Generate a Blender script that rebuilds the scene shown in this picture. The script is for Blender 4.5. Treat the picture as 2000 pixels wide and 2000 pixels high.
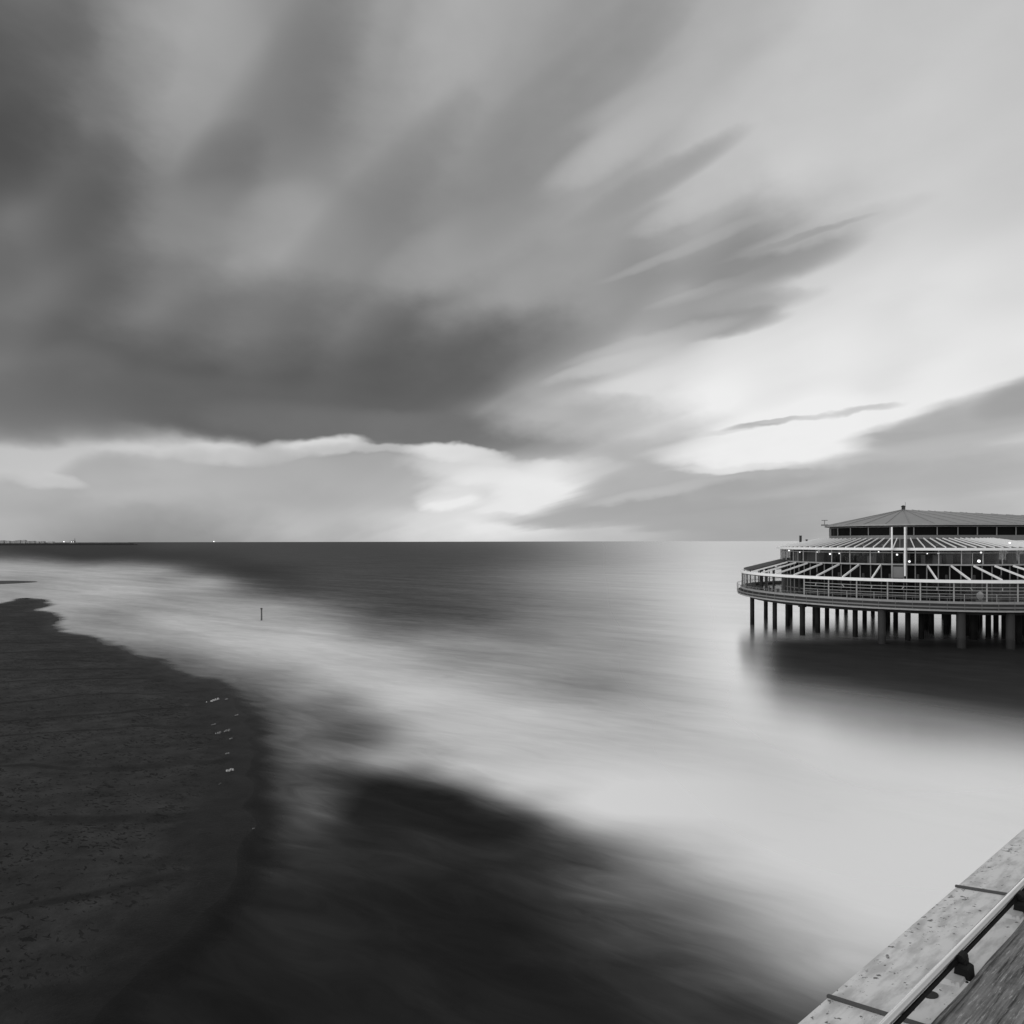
import bpy, bmesh, math, random
import numpy as np
from mathutils import Vector, Matrix

for o in list(bpy.data.objects):
    bpy.data.objects.remove(o)
R = math.radians
sc = bpy.context.scene
COL = sc.collection
random.seed(7)
rng = np.random.RandomState(5)

# ------------------------------------------------------------------ camera
F = 1330.0            # focal length in photo pixels (2000 px wide)
HZ = 1057.5           # horizon row
H = 12.0              # eye height above the water
cam_d = bpy.data.cameras.new('camera')
cam_d.sensor_width = 36.0
cam_d.lens = 36.0 * F / 2000.0
cam_d.shift_y = (HZ - 1000.0) / 2000.0
cam_d.clip_start = 0.1
cam_d.clip_end = 120000.0
cam = bpy.data.objects.new('camera', cam_d)
COL.objects.link(cam)
cam.matrix_world = Matrix.Translation((0, 0, H)) @ Matrix.Rotation(R(90), 4, 'X') @ Matrix.Rotation(R(-0.1), 4, 'Z')
sc.camera = cam

# ------------------------------------------------------------------ light, exposure
SUN_AZ = R(245)       # clockwise from +Y : low light from the left, behind the camera
SUN_EL = R(16)
sun_d = bpy.data.lights.new('sun', 'SUN')
sun_d.energy = 1.4
sun_d.angle = R(50)
sun_d.color = (1.0, 1.0, 1.0)
sun = bpy.data.objects.new('sun', sun_d)
COL.objects.link(sun)
sd = Vector((math.sin(SUN_AZ) * math.cos(SUN_EL), math.cos(SUN_AZ) * math.cos(SUN_EL), math.sin(SUN_EL)))
sun.rotation_euler = sd.to_track_quat('Z', 'Y').to_euler()
sc.view_settings.view_transform = 'Standard'
sc.view_settings.look = 'None'
sc.view_settings.exposure = 0.0
sc.view_settings.gamma = 1.0
sc.view_settings.use_curve_mapping = False
sc.cycles.max_bounces = 5
sc.cycles.diffuse_bounces = 2
sc.cycles.glossy_bounces = 3
sc.render.resolution_x = 1024
sc.render.resolution_y = 1024

K = 2000.0 / 1932.0   # notes below were taken on a 1932 px wide view


def direction(px, py):
    """azimuth, elevation of a photo pixel"""
    u = (px - 1000.0) / F
    v = (HZ - py) / F
    return math.atan2(u, 1.0), math.atan2(v, math.hypot(u, 1.0))


class Nodes:
    def __init__(s, nt):
        s.nt = nt
        s.n = nt.nodes
        s.l = nt.links

    def new(s, t, **kw):
        n = s.n.new(t)
        for k, v in kw.items():
            setattr(n, k, v)
        return n

    def put(s, sock, v):
        if hasattr(v, 'is_linked') or hasattr(v, 'node'):
            s.l.new(v, sock)
        else:
            sock.default_value = v

    def math(s, op, a, b=None, c=None, clamp=False):
        n = s.n.new('ShaderNodeMath')
        n.operation = op
        n.use_clamp = clamp
        s.put(n.inputs[0], a)
        if b is not None:
            s.put(n.inputs[1], b)
        if c is not None:
            s.put(n.inputs[2], c)
        return n.outputs[0]

    def rng(s, v, a, b, c, d, mode='SMOOTHSTEP'):
        n = s.n.new('ShaderNodeMapRange')
        n.interpolation_type = mode
        s.put(n.inputs[0], v)
        for i, q in enumerate((a, b, c, d)):
            s.put(n.inputs[i + 1], q)
        return n.outputs[0]

    def mix(s, f, a, b):
        n = s.n.new('ShaderNodeMix')
        n.data_type = 'FLOAT'
        s.put(n.inputs[0], f)
        s.put(n.inputs[2], a)
        s.put(n.inputs[3], b)
        return n.outputs[0]

    def noise(s, vec, scale, detail=3.0, rough=0.5, dist=0.0, dims='3D'):
        n = s.n.new('ShaderNodeTexNoise')
        n.noise_dimensions = dims
        n.inputs['Scale'].default_value = scale
        n.inputs['Detail'].default_value = detail
        n.inputs['Roughness'].default_value = rough
        n.inputs['Distortion'].default_value = dist
        if vec is not None:
            s.l.new(vec, n.inputs['Vector'])
        return n.outputs[0]

    def mapping(s, vec, loc=(0, 0, 0), rot=(0, 0, 0), scale=(1, 1, 1), kind='POINT'):
        n = s.n.new('ShaderNodeMapping')
        n.vector_type = kind
        s.l.new(vec, n.inputs[0])
        n.inputs[1].default_value = loc
        n.inputs[2].default_value = rot
        n.inputs[3].default_value = scale
        return n.outputs[0]

    def ell(s, pol, cx, cy, rot, wx, wy):
        """squared elliptical distance; pol = (x, y, 1)"""
        c, d = math.cos(rot), math.sin(rot)
        a = s.new('ShaderNodeVectorMath', operation='DOT_PRODUCT')
        s.l.new(pol, a.inputs[0])
        a.inputs[1].default_value = (c / wx, d / wx, -(c * cx + d * cy) / wx)
        b = s.new('ShaderNodeVectorMath', operation='DOT_PRODUCT')
        s.l.new(pol, b.inputs[0])
        b.inputs[1].default_value = (-d / wy, c / wy, -(-d * cx + c * cy) / wy)
        q = s.math('MULTIPLY', a.outputs['Value'], a.outputs['Value'])
        return s.math('MULTIPLY_ADD', b.outputs['Value'], b.outputs['Value'], q)

    def comb(s, x, y, z=0.0):
        n = s.n.new('ShaderNodeCombineXYZ')
        s.put(n.inputs[0], x)
        s.put(n.inputs[1], y)
        s.put(n.inputs[2], z)
        return n.outputs[0]


def thin_plate(P, V, lam=0.0):
    """smooth interpolation of scattered values"""
    P = np.asarray(P, float)
    V = np.asarray(V, float)
    n = len(P)
    d2 = ((P[:, None] - P[None]) ** 2).sum(-1)
    A = 0.5 * d2 * np.log(d2 + 1e-12) + lam * np.eye(n)
    Q = np.hstack([np.ones((n, 1)), P])
    M = np.block([[A, Q], [Q.T, np.zeros((3, 3))]])
    w = np.linalg.solve(M, np.concatenate([V, np.zeros(3)]))

    def f(X):
        X = np.asarray(X, float)
        out = np.empty(len(X))
        for i in range(0, len(X), 20000):
            x = X[i:i + 20000]
            e = ((x[:, None] - P[None]) ** 2).sum(-1)
            out[i:i + 20000] = (0.5 * e * np.log(e + 1e-12)) @ w[:n] + w[n] + x @ w[n + 1:]
        return out
    return f


# ------------------------------------------------------------------ sky
# broad cloud masses: (column, row, brightness) of the long-exposure sky
SKY = [
    (0, 0, .43), (120, 0, .42), (200, 60, .52), (330, 20, .645), (480, 20, .62), (590, 40, .54), (700, 20, .56), (860, 40, .69), (1000, 20, .64), (1100, 60, .60), (1240, 10, .60), (1400, 30, .70), (1600, 40, .74), (1900, 10, .74),
    (0, 110, .36), (100, 120, .44), (250, 120, .60), (350, 130, .66), (450, 130, .58), (560, 120, .50), (700, 110, .57), (850, 90, .66), (1000, 130, .63), (1120, 130, .56), (1250, 130, .67), (1450, 120, .72), (1700, 140, .77), (1900, 130, .77),
    (0, 240, .32), (100, 240, .37), (200, 220, .47), (320, 215, .60), (420, 220, .48), (500, 240, .46), (650, 230, .55), (800, 220, .58), (930, 200, .62), (1060, 210, .56), (1160, 250, .71), (1300, 220, .71), (1500, 250, .78), (1800, 260, .79), (1930, 250, .78),
    (0, 340, .38), (120, 340, .41), (260, 330, .46), (400, 320, .46), (480, 350, .57), (600, 340, .56), (750, 330, .56), (900, 320, .54), (1000, 330, .55), (1130, 300, .68), (1220, 330, .59), (1320, 330, .74), (1500, 360, .80), (1750, 370, .82), (1930, 380, .80),
    (0, 450, .42), (120, 450, .41), (250, 450, .45), (350, 440, .54), (450, 440, .57), (570, 450, .63), (660, 450, .54), (780, 440, .53), (900, 450, .58), (1000, 440, .58), (1150, 430, .60), (1270, 420, .66), (1380, 460, .62), (1450, 470, .55), (1530, 480, .60), (1620, 480, .82), (1800, 480, .85), (1930, 480, .85),
    (0, 560, .43), (150, 560, .42), (300, 560, .46), (450, 550, .48), (600, 560, .48), (720, 540, .53), (850, 520, .60), (1000, 530, .60), (1100, 570, .58), (1200, 560, .60), (1330, 530, .56), (1450, 560, .64), (1600, 570, .86), (1800, 570, .88),
    (60, 680, .43), (200, 650, .41), (350, 660, .41), (500, 640, .43), (650, 650, .41), (800, 650, .36), (900, 640, .45), (1000, 630, .53), (1100, 640, .58), (1220, 620, .66), (1330, 610, .67), (1450, 640, .86), (1700, 660, .92), (1900, 650, .92),
    (60, 750, .40), (200, 740, .39), (350, 740, .37), (500, 740, .41), (650, 740, .41), (780, 730, .37), (880, 720, .45), (980, 720, .58), (1080, 690, .70), (1200, 710, .88), (1400, 730, .94), (1700, 740, .95), (1850, 720, .95),
    (420, 790, .38), (550, 800, .43), (700, 800, .43), (820, 790, .46), (920, 780, .60), (1040, 780, .68), (1160, 770, .72), (1250, 790, .88), (1400, 790, .94), (1600, 790, .95), (1720, 770, .96),
    (700, 900, .66), (850, 840, .75), (1000, 840, .68), (1150, 840, .75), (1280, 850, .70), (1400, 840, .95), (1550, 850, .93),
    (80, 860, .80), (250, 890, .72), (150, 960, .63), (300, 960, .66), (450, 900, .70), (450, 970, .62), (600, 920, .70), (700, 970, .72), (800, 1000, .84),
    (960, 960, .84), (1100, 970, .74), (1050, 1010, .84), (1250, 940, .72), (1400, 960, .66), (1560, 930, .69), (1700, 920, .72), (1900, 900, .74), (1350, 1015, .66), (1600, 1015, .72), (1900, 1015, .74), (500, 1020, .66), (100, 1015, .61),
]
# crisp wisps: column,row, half length x,y, half width, brightness, opacity, softness
STROKES = [
    (355, 110, 50, -140, 95, .66, .6, 1), (545, 190, 105, -170, 62, .49, .55, 1), (425, 320, 50, -40, 50, .45, .6, 1), (870, 60, 60, -80, 55, .69, .6, 1), (1095, 135, 130, -115, 32, .565, .7, 1),
    (560, 440, 90, -10, 55, .65, .7, 1), (420, 420, 100, -5, 50, .57, .5, 1), (870, 480, 110, -55, 40, .63, .6, 1), (960, 560, 120, -50, 34, .63, .5, 1), (720, 380, 120, -130, 36, .51, .5, 1),
    (1000, 330, 90, -100, 45, .54, .5, 1), (800, 700, 200, -55, 55, .36, .7, 1), (480, 745, 220, 10, 60, .37, .6, 1), (15, 230, 70, 50, 90, .31, .7, 1), (60, 80, 70, -60, 60, .40, .5, 1), (230, 160, 50, -60, 50, .55, .4, 1),
    (560, 620, 160, -20, 50, .45, .4, 1), (610, 785, 260, 22, 34, .385, .75, 1), (150, 690, 60, 0, 30, .46, .5, 1),
    (1660, 600, 260, -50, 110, .875, .75, 1), (1850, 680, 160, -20, 60, .92, .5, 1), (1450, 690, 160, -20, 60, .92, .6, 1), (1780, 120, 300, -60, 200, .78, .75, 1), (1800, 330, 260, -60, 110, .81, .6, 1), (1530, 170, 160, -80, 70, .76, .6, 1),
    # bright gap under the left cloud bank
    (110, 850, 170, 10, 44, .78, .85, .9), (330, 836, 140, 12, 22, .83, .85, .8), (430, 856, 90, 2, 16, .91, .9, .6),
    (60, 800, 190, 12, 24, .58, .6, .9),
    # flat dark base of the bank
    (180, 762, 260, 6, 46, .40, .8, 1), (470, 790, 190, 32, 38, .385, .95, .7), (690, 812, 230, 16, 32, .43, .95, .6), (860, 822, 180, 8, 26, .45, .7, .9),
    (600, 842, 85, -3, 15, .90, .95, .5), (560, 850, 40, -10, 10, .88, .8, .6), (700, 848, 90, 4, 7, .82, .8, .7), (845, 853, 70, 0, 12, .91, .95, .55), (900, 858, 60, 6, 12, .86, .8, .7),
    # low cumulus on the left
    (210, 893, 80, -4, 28, .66, .8, .6), (335, 872, 60, -12, 24, .72, .6, .8), (250, 920, 100, 0, 24, .71, .5, .7), (60, 935, 90, 4, 34, .65, .6, .5), (470, 885, 140, -2, 38, .72, .6, .5), (660, 900, 170, 6, 48, .68, .7, .6),
    (100, 905, 55, 6, 12, .82, .6, .7),
    (850, 946, 50, -6, 14, .95, .9, .6), (840, 930, 40, -4, 10, .86, .7, .7), (900, 912, 70, -4, 14, .89, .75, .8), (880, 885, 90, 10, 18, .88, .6, .8),
    (1030, 925, 90, -26, 38, .94, .95, .8), (970, 960, 60, -18, 26, .92, .7, .7), (1060, 885, 110, 2, 14, .90, .7, .8), (940, 900, 60, 4, 14, .93, .6, .8),
    (1200, 910, 120, -52, 24, .68, .85, .75), (1130, 955, 110, -22, 20, .68, .8, .6), (1040, 985, 60, -6, 10, .72, .5, .8),
    (1300, 955, 200, -10, 20, .64, .8, .7), (1160, 985, 190, 4, 12, .66, .65, .8), (1400, 985, 220, 2, 14, .66, .7, .8),
    (1430, 905, 130, -14, 18, .63, .9, .6), (1250, 925, 110, -18, 10, .80, .5, .9),
    (1240, 880, 130, -8, 34, .70, .6, .8), (1360, 862, 80, -6, 16, .76, .6, .8),
    (1440, 852, 170, -8, 22, .95, .95, .75), (1520, 815, 170, -26, 34, .95, .9, .9), (1600, 880, 230, -26, 9, .74, .7, .8),
    (1460, 881, 150, -5, 7, .90, .8, .6),
    # thin dark wisps
    (1440, 801, 50, -7, 5, .60, .9, .9), (1500, 794, 60, -4, 4, .80, .8, 1), (1630, 777, 56, -8, 4, .78, .85, 1), (1390, 812, 60, -10, 5, .82, .6, .9),
    # grey bank on the right
    (1860, 790, 210, -62, 40, .69, .95, .45), (1790, 808, 170, -28, 24, .67, .95, .6), (1700, 818, 50, -2, 6, .66, .8, .8), (1950, 750, 90, -20, 24, .62, .9, .6), (1800, 850, 220, -30, 22, .74, .6, .9), (1820, 880, 280, -10, 26, .69, .6, .8), (1640, 905, 240, -10, 22, .67, .7, .8),
    # streaks of the middle sky
    (1350, 548, 100, -32, 9, .74, .85, .8), (1420, 575, 90, -14, 14, .72, .6, .9), (1460, 500, 120, -40, 26, .545, .75, .8), (1380, 490, 110, -30, 20, .57, .6, .9), (1560, 440, 130, -40, 16, .74, .6, .9), (1490, 462, 110, -34, 5, .60, .55, .9),
    (1330, 590, 110, -24, 30, .60, .75, .8), (1380, 612, 80, -14, 18, .58, .7, .7), (1230, 650, 120, -34, 12, .74, .7, .8), (1150, 690, 90, -28, 10, .80, .6, .8), (1180, 730, 100, -22, 14, .88, .5, .9),
    (1170, 270, 100, -70, 26, .73, .7, .9), (1240, 340, 120, -70, 18, .58, .7, .9), (1320, 385, 90, -40, 18, .76, .5, .9), (1100, 190, 150, -130, 26, .56, .65, .9), (1280, 160, 150, -80, 22, .70, .5, .9),
    (1300, 470, 120, -50, 8, .68, .6, .9), (1130, 765, 80, 4, 16, .68, .5, .9), (1200, 790, 60, -8, 8, .80, .5, .9), (1080, 800, 120, -8, 20, .68, .6, .9),
]
STROKES = [tuple([s[0] * K, s[1] * K, s[2] * K, s[3] * K, s[4] * K] + list(s[5:])) for s in STROKES]


def polar(px, py):
    a, e = direction(px, py)
    return np.array([a, e])


def build_world():
    w = bpy.data.worlds.new('World')
    sc.world = w
    w.use_nodes = True
    nt = w.node_tree
    nt.nodes.clear()
    N = Nodes(nt)
    tc = N.new('ShaderNodeTexCoord').outputs['Generated']
    sep = N.new('ShaderNodeSeparateXYZ')
    N.l.new(tc, sep.inputs[0])
    x, y, z = sep.outputs
    az = N.math('ARCTAN2', x, y)
    el = N.math('ARCSINE', z)
    # cloud-layer coordinates: straight drift lines that converge at the horizon
    zz = N.math('MAXIMUM', z, 0.0)
    zz = N.math('ADD', zz, 0.10)
    cx = N.math('DIVIDE', x, zz)
    cy = N.math('DIVIDE', y, zz)
    cl = N.comb(cx, cy, 0.0)
    st = N.mapping(N.mapping(cl, rot=(0, 0, R(-28))), scale=(1.5, 0.16, 1))
    n1 = N.noise(st, 1.0, 3.0, 0.45)
    st2 = N.mapping(N.mapping(cl, rot=(0, 0, R(-28))), loc=(7, 3, 0), scale=(4.0, 0.35, 1))
    n2 = N.noise(st2, 1.0, 2.0, 0.45)
    d1 = N.math('SUBTRACT', n1, 0.5)
    d2 = N.math('SUBTRACT', n2, 0.5)
    pol0 = N.comb(az, el, 0.0)
    bil = N.noise(N.mapping(pol0, scale=(1, 1.7, 1)), 16.0, 3.0, 0.55)
    b0 = N.math('SUBTRACT', bil, 0.5)
    eld = N.math('MULTIPLY_ADD', d1, 0.030, el)
    eld = N.math('MULTIPLY_ADD', b0, 0.020, eld)
    azd = N.math('MULTIPLY_ADD', d2, 0.040, az)
    azd = N.math('MULTIPLY_ADD', b0, 0.030, azd)
    pol = N.comb(azd, eld, 1.0)
    # broad masses as a sum of drifting lobes
    P = [(a * K, b * K) for a, b, c in SKY]
    V = np.array([c for a, b, c in SKY])
    PP = np.array([polar(*p) for p in P])
    f = thin_plate(PP, V, 1e-5)
    A, E = np.meshgrid(np.linspace(-.70, .70, 60), np.linspace(0, .74, 34))
    Q = np.stack([A.ravel(), E.ravel()], 1)
    T = f(Q)
    lob = []
    for e, da, wa, we in ((0.0, .125, .20, .075), (.055, .125, .20, .08), (.115, .115, .19, .09), (.18, .115, .18, .10), (.255, .115, .18, .115), (.345, .115, .19, .13), (.445, .12, .20, .145), (.555, .13, .22, .16), (.68, .15, .26, .19)):
        n = int(round(1.5 / da))
        for i in range(n):
            a = -.75 + 1.5 * (i + .5 * (len(lob) % 2 == 0) * 0) / (n - 1)
            rot = 0.15 + .75 * min(1, e / .5) if e > .1 else 0.0
            lob.append((a, e, rot, wa, we))
    cols = []
    for a, e, rot, wa, we in lob:
        dx, dy = Q[:, 0] - a, Q[:, 1] - e
        c, s = math.cos(rot), math.sin(rot)
        r = ((c * dx + s * dy) / wa) ** 2 + ((-s * dx + c * dy) / we) ** 2
        t = np.clip(1 - r, 0, 1)
        cols.append(t * t * t * (t * (t * 6 - 15) + 10))
    M = np.array(cols).T
    base0 = .62
    w_ = np.linalg.solve(M.T @ M + 0.03 * np.eye(len(lob)), M.T @ (T - base0))
    print('sky fit rms', float(np.sqrt(np.mean((M @ w_ + base0 - T) ** 2))), len(lob))
    tone = base0
    for (a, e, rot, wa, we), wt in zip(lob, w_):
        r2 = N.ell(pol, a, e, rot, wa, we)
        g = N.rng(r2, 1.0, 0.0, 0.0, float(wt), 'SMOOTHERSTEP')
        tone = N.math('ADD', g, tone)
    for px, py, dx, dy, wd, tn, al, soft in STROKES:
        c = polar(px, py)
        q = polar(px + dx, py + dy) - c
        ln_ = math.hypot(*q)
        L = math.hypot(dx, dy)
        q2 = polar(px - dy / L * wd, py + dx / L * wd) - c
        rot = math.atan2(q[1], q[0])
        wv = abs(-math.sin(rot) * q2[0] + math.cos(rot) * q2[1])
        r2 = N.ell(pol, c[0], c[1], rot, ln_ * (1.15 + .65 * soft), wv * (1.15 + .75 * soft))
        g = N.rng(r2, 1.0, (1.0 - soft) ** 2, 0.0, al, 'SMOOTHSTEP')
        tone = N.mix(g, tone, tn)
    # fine streak texture, fading to the horizon
    amp = N.rng(el, 0.0, 0.35, 0.0, 1.0, 'LINEAR')
    k1 = N.math('MULTIPLY', d1, 0.05)
    k2 = N.math('MULTIPLY', d2, 0.04)
    kk = N.math('MULTIPLY', N.math('ADD', k1, k2), amp)
    kk = N.math('MULTIPLY_ADD', b0, 0.03, kk)
    tone = N.math('ADD', tone, kk)
    # unseen sky overhead and behind the camera, brightened to lift the overall light
    up = N.rng(el, 0.80, 1.25, 0.0, 1.0)
    bk = N.rng(y, 0.15, -0.45, 0.0, 1.0)
    both = N.math('MAXIMUM', up, bk)
    tone = N.math('MINIMUM', tone, 0.95)
    tone = N.mix(both, tone, 0.93)
    tone = N.math('MAXIMUM', tone, 0.05)
    lin = N.math('POWER', tone, 2.2)
    # clear sky showing faintly through the cloud
    sky = N.new('ShaderNodeTexSky')
    sky.sky_type = 'NISHITA'
    sky.sun_disc = False
    sky.sun_elevation = SUN_EL
    sky.sun_rotation = SUN_AZ
    bw = N.new('ShaderNodeRGBToBW')
    N.l.new(sky.outputs[0], bw.inputs[0])
    bg1 = N.new('ShaderNodeBackground')
    N.l.new(bw.outputs[0], bg1.inputs[0])
    bg1.inputs[1].default_value = 0.06
    bg2 = N.new('ShaderNodeBackground')
    N.l.new(lin, bg2.inputs[0])
    bg2.inputs[1].default_value = 1.0
    mx = N.new('ShaderNodeMixShader')
    mx.inputs[0].default_value = 0.94
    N.l.new(bg1.outputs[0], mx.inputs[1])
    N.l.new(bg2.outputs[0], mx.inputs[2])
    out = N.new('ShaderNodeOutputWorld')
    N.l.new(mx.outputs[0], out.inputs[0])
    w.cycles.sampling_method = 'MANUAL'
    w.cycles.sample_map_resolution = 512


build_world()


# ------------------------------------------------------------------ helpers
def tag(o, label=None, cat=None, group=None, kind=None):
    if label:
        o['label'] = label
    if cat:
        o['category'] = cat
    if group:
        o['group'] = group
    if kind:
        o['kind'] = kind
    return o


def empty(name, loc=(0, 0, 0), rz=0.0):
    o = bpy.data.objects.new(name, None)
    o.location = loc
    o.rotation_euler = (0, 0, rz)
    o.empty_display_size = 0.3
    COL.objects.link(o)
    return o


class MB:
    def __init__(s):
        s.v = []
        s.f = []

    def add(s, vs, fs):
        o = len(s.v)
        s.v += [tuple(p) for p in vs]
        s.f += [tuple(i + o for i in f) for f in fs]
        return s

    def box(s, c, size, rz=0.0, top=1.0):
        cx, cy, cz = c
        sx, sy, sz = [q / 2 for q in size]
        ca, sa = math.cos(rz), math.sin(rz)
        vs = []
        for k in (-1, 1):
            t = top if k > 0 else 1.0
            for a, b in ((-1, -1), (1, -1), (1, 1), (-1, 1)):
                x, y = a * sx * t, b * sy * t
                vs.append((cx + ca * x - sa * y, cy + sa * x + ca * y, cz + k * sz))
        return s.add(vs, [(0, 3, 2, 1), (4, 5, 6, 7), (0, 1, 5, 4), (1, 2, 6, 5), (2, 3, 7, 6), (3, 0, 4, 7)])

    def bar(s, a, b, w, h):
        a, b = Vector(a), Vector(b)
        d = (b - a).normalized()
        up = Vector((0, 0, 1)) if abs(d.z) < 0.98 else Vector((0, 1, 0))
        sd_ = d.cross(up).normalized() * w / 2
        u = sd_.cross(d).normalized() * h / 2
        vs = []
        for p in (a, b):
            for i, j in ((-1, -1), (1, -1), (1, 1), (-1, 1)):
                vs.append(p + sd_ * i + u * j)
        return s.add(vs, [(0, 3, 2, 1), (4, 5, 6, 7), (0, 1, 5, 4), (1, 2, 6, 5), (2, 3, 7, 6), (3, 0, 4, 7)])

    def tube(s, pts, rad, n=12):
        pts = [Vector(p) for p in pts]
        if not hasattr(rad, '__len__'):
            rad = [rad] * len(pts)
        vs, fs = [], []
        for i, p in enumerate(pts):
            d = (pts[min(i + 1, len(pts) - 1)] - pts[max(i - 1, 0)]).normalized()
            up = Vector((0, 0, 1)) if abs(d.z) < 0.95 else Vector((0, 1, 0))
            a = d.cross(up).normalized()
            b = a.cross(d)
            for k in range(n):
                t = 2 * math.pi * k / n
                vs.append(p + a * math.cos(t) * rad[i] + b * math.sin(t) * rad[i])
        for i in range(len(pts) - 1):
            for k in range(n):
                fs.append((i * n + k, i * n + (k + 1) % n, (i + 1) * n + (k + 1) % n, (i + 1) * n + k))
        fs.append(tuple(range(n))[::-1])
        fs.append(tuple((len(pts) - 1) * n + k for k in range(n)))
        return s.add(vs, fs)

    def ring(s, r0, r1, z0, z1, a0=0.0, a1=360.0, n=168):
        """box-section arc; angle 0 faces the camera (-Y), positive to +X"""
        full = a1 - a0 >= 359.9
        m = n if full else max(2, int(n * (a1 - a0) / 360) + 1)
        vs, fs = [], []
        for i in range(m):
            t = R(a0 + (a1 - a0) * i / (n if full else m - 1))
            if full:
                t = R(360.0 * i / n)
            sx, cy = math.sin(t), -math.cos(t)
            for r, z in ((r0, z0), (r1, z0), (r1, z1), (r0, z1)):
                vs.append((r * sx, r * cy, z))
        for i in range(m if full else m - 1):
            j = (i + 1) % m
            for k in range(4):
                l = (k + 1) % 4
                fs.append((i * 4 + k, j * 4 + k, j * 4 + l, i * 4 + l))
        if not full:
            fs += [(0, 1, 2, 3), tuple((m - 1) * 4 + k for k in (3, 2, 1, 0))]
        return s.add(vs, fs)

    def build(s, name, m, parent=None, smooth=False, bevel=0.0):
        me = bpy.data.meshes.new(name)
        me.from_pydata(s.v, [], s.f)
        me.materials.append(m)
        if smooth:
            me.polygons.foreach_set('use_smooth', [True] * len(me.polygons))
        bm = bmesh.new()
        bm.from_mesh(me)
        bmesh.ops.recalc_face_normals(bm, faces=bm.faces)
        bm.to_mesh(me)
        bm.free()
        o = bpy.data.objects.new(name, me)
        COL.objects.link(o)
        if parent:
            o.parent = parent
        if bevel:
            b = o.modifiers.new('bevel', 'BEVEL')
            b.width = bevel
            b.segments = 2
            b.limit_method = 'ANGLE'
        if smooth and hasattr(me, 'set_sharp_from_angle'):
            me.set_sharp_from_angle(angle=R(40))
        return o


def copy_tree(o, parent=None):
    c = o.copy()
    COL.objects.link(c)
    if parent:
        c.parent = parent
    for ch in list(o.children):
        copy_tree(ch, c)
    return c


# ------------------------------------------------------------------ materials
def mat(name, g, rough=0.6, var=0.15, scale=3.0, spec=0.5, metal=0.0, bump=0.0, streak=(1, 1, 1), dark=0.0, dscale=6.0):
    m = bpy.data.materials.new(name)
    m.use_nodes = True
    N = Nodes(m.node_tree)
    b = m.node_tree.nodes['Principled BSDF']
    tc = N.new('ShaderNodeTexCoord').outputs['Object']
    v = N.mapping(tc, scale=streak)
    n = N.noise(v, scale, 5.0, 0.6)
    f = N.math('MULTIPLY_ADD', N.math('SUBTRACT', n, 0.5), 2 * var, 1.0)
    c = N.math('MULTIPLY', f, g)
    if dark:
        s = N.noise(v, dscale, 6.0, 0.7)
        k = N.rng(s, 0.56, 0.68, 0.0, dark)
        c = N.mix(k, c, g * 0.25)
    col = N.comb(c, c, c)
    N.l.new(col, b.inputs['Base Color'])
    b.inputs['Roughness'].default_value = rough
    b.inputs['Metallic'].default_value = metal
    b.inputs['Specular IOR Level'].default_value = spec
    if bump:
        bp = N.new('ShaderNodeBump')
        bp.inputs['Strength'].default_value = bump
        bp.inputs['Distance'].default_value = 0.02
        N.l.new(N.noise(v, scale * 4, 6.0, 0.65), bp.inputs['Height'])
        N.l.new(bp.outputs[0], b.inputs['Normal'])
    return m


def glass_mat(name, t):
    m = bpy.data.materials.new(name)
    m.use_nodes = True
    nt = m.node_tree
    nt.nodes.clear()
    N = Nodes(nt)
    a = N.new('ShaderNodeBsdfTransparent')
    a.inputs[0].default_value = (t, t, t, 1)
    g = N.new('ShaderNodeBsdfGlossy')
    g.inputs['Roughness'].default_value = 0.05
    g.inputs[0].default_value = (1, 1, 1, 1)
    fr = N.new('ShaderNodeFresnel')
    fr.inputs[0].default_value = 1.45
    mx = N.new('ShaderNodeMixShader')
    ge = N.new('ShaderNodeNewGeometry')
    front = N.math('SUBTRACT', 1.0, ge.outputs['Backfacing'])
    N.l.new(N.math('MULTIPLY', fr.outputs[0], front), mx.inputs[0])
    N.l.new(a.outputs[0], mx.inputs[1])
    N.l.new(g.outputs[0], mx.inputs[2])
    o = N.new('ShaderNodeOutputMaterial')
    N.l.new(mx.outputs[0], o.inputs[0])
    return m


def emit_mat(name, s):
    m = bpy.data.materials.new(name)
    m.use_nodes = True
    nt = m.node_tree
    nt.nodes.clear()
    N = Nodes(nt)
    e = N.new('ShaderNodeEmission')
    e.inputs[1].default_value = s
    o = N.new('ShaderNodeOutputMaterial')
    N.l.new(e.outputs[0], o.inputs[0])
    return m


M = dict(
    white=mat('white_painted_steel', 0.80, 0.45, 0.05),
    white2=mat('weathered_white_steel', 0.27, 0.5, 0.35),
    grey=mat('grey_painted_steel', 0.15, 0.5, 0.2),
    dgrey=mat('dark_grey_panel', 0.035, 0.6, 0.25, spec=.2),
    roof=mat('roof_sheet', 0.20, 0.55, 0.12, 1.2),
    dglass=mat('dark_window_glass', 0.006, 0.4, 0.3, spec=0.03),
    pile=mat('wet_concrete_pile', 0.014, 0.7, 0.35, 1.5, streak=(1, 1, .3), spec=.15),
    pile2=mat('pale_concrete_pile', 0.024, 0.8, 0.3, 1.2, streak=(1, 1, .3)),
    soffit=mat('deck_soffit', 0.015, 0.8, 0.3, 0.8),
    inner=mat('interior_wall', 0.09, 0.8, 0.4, 0.6),
    ceil=mat('interior_ceiling', 0.35, 0.8, 0.2, 0.6),
    floor=mat('interior_floor', 0.10, 0.6, 0.2, 1.0),
    glass=glass_mat('clear_glass', 0.95),
    glass2=glass_mat('tinted_glass', 0.65),
    lamp=emit_mat('lamp_glow', 4.0),
    wood=mat('dark_furniture', 0.05, 0.6, 0.2),
)


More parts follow.
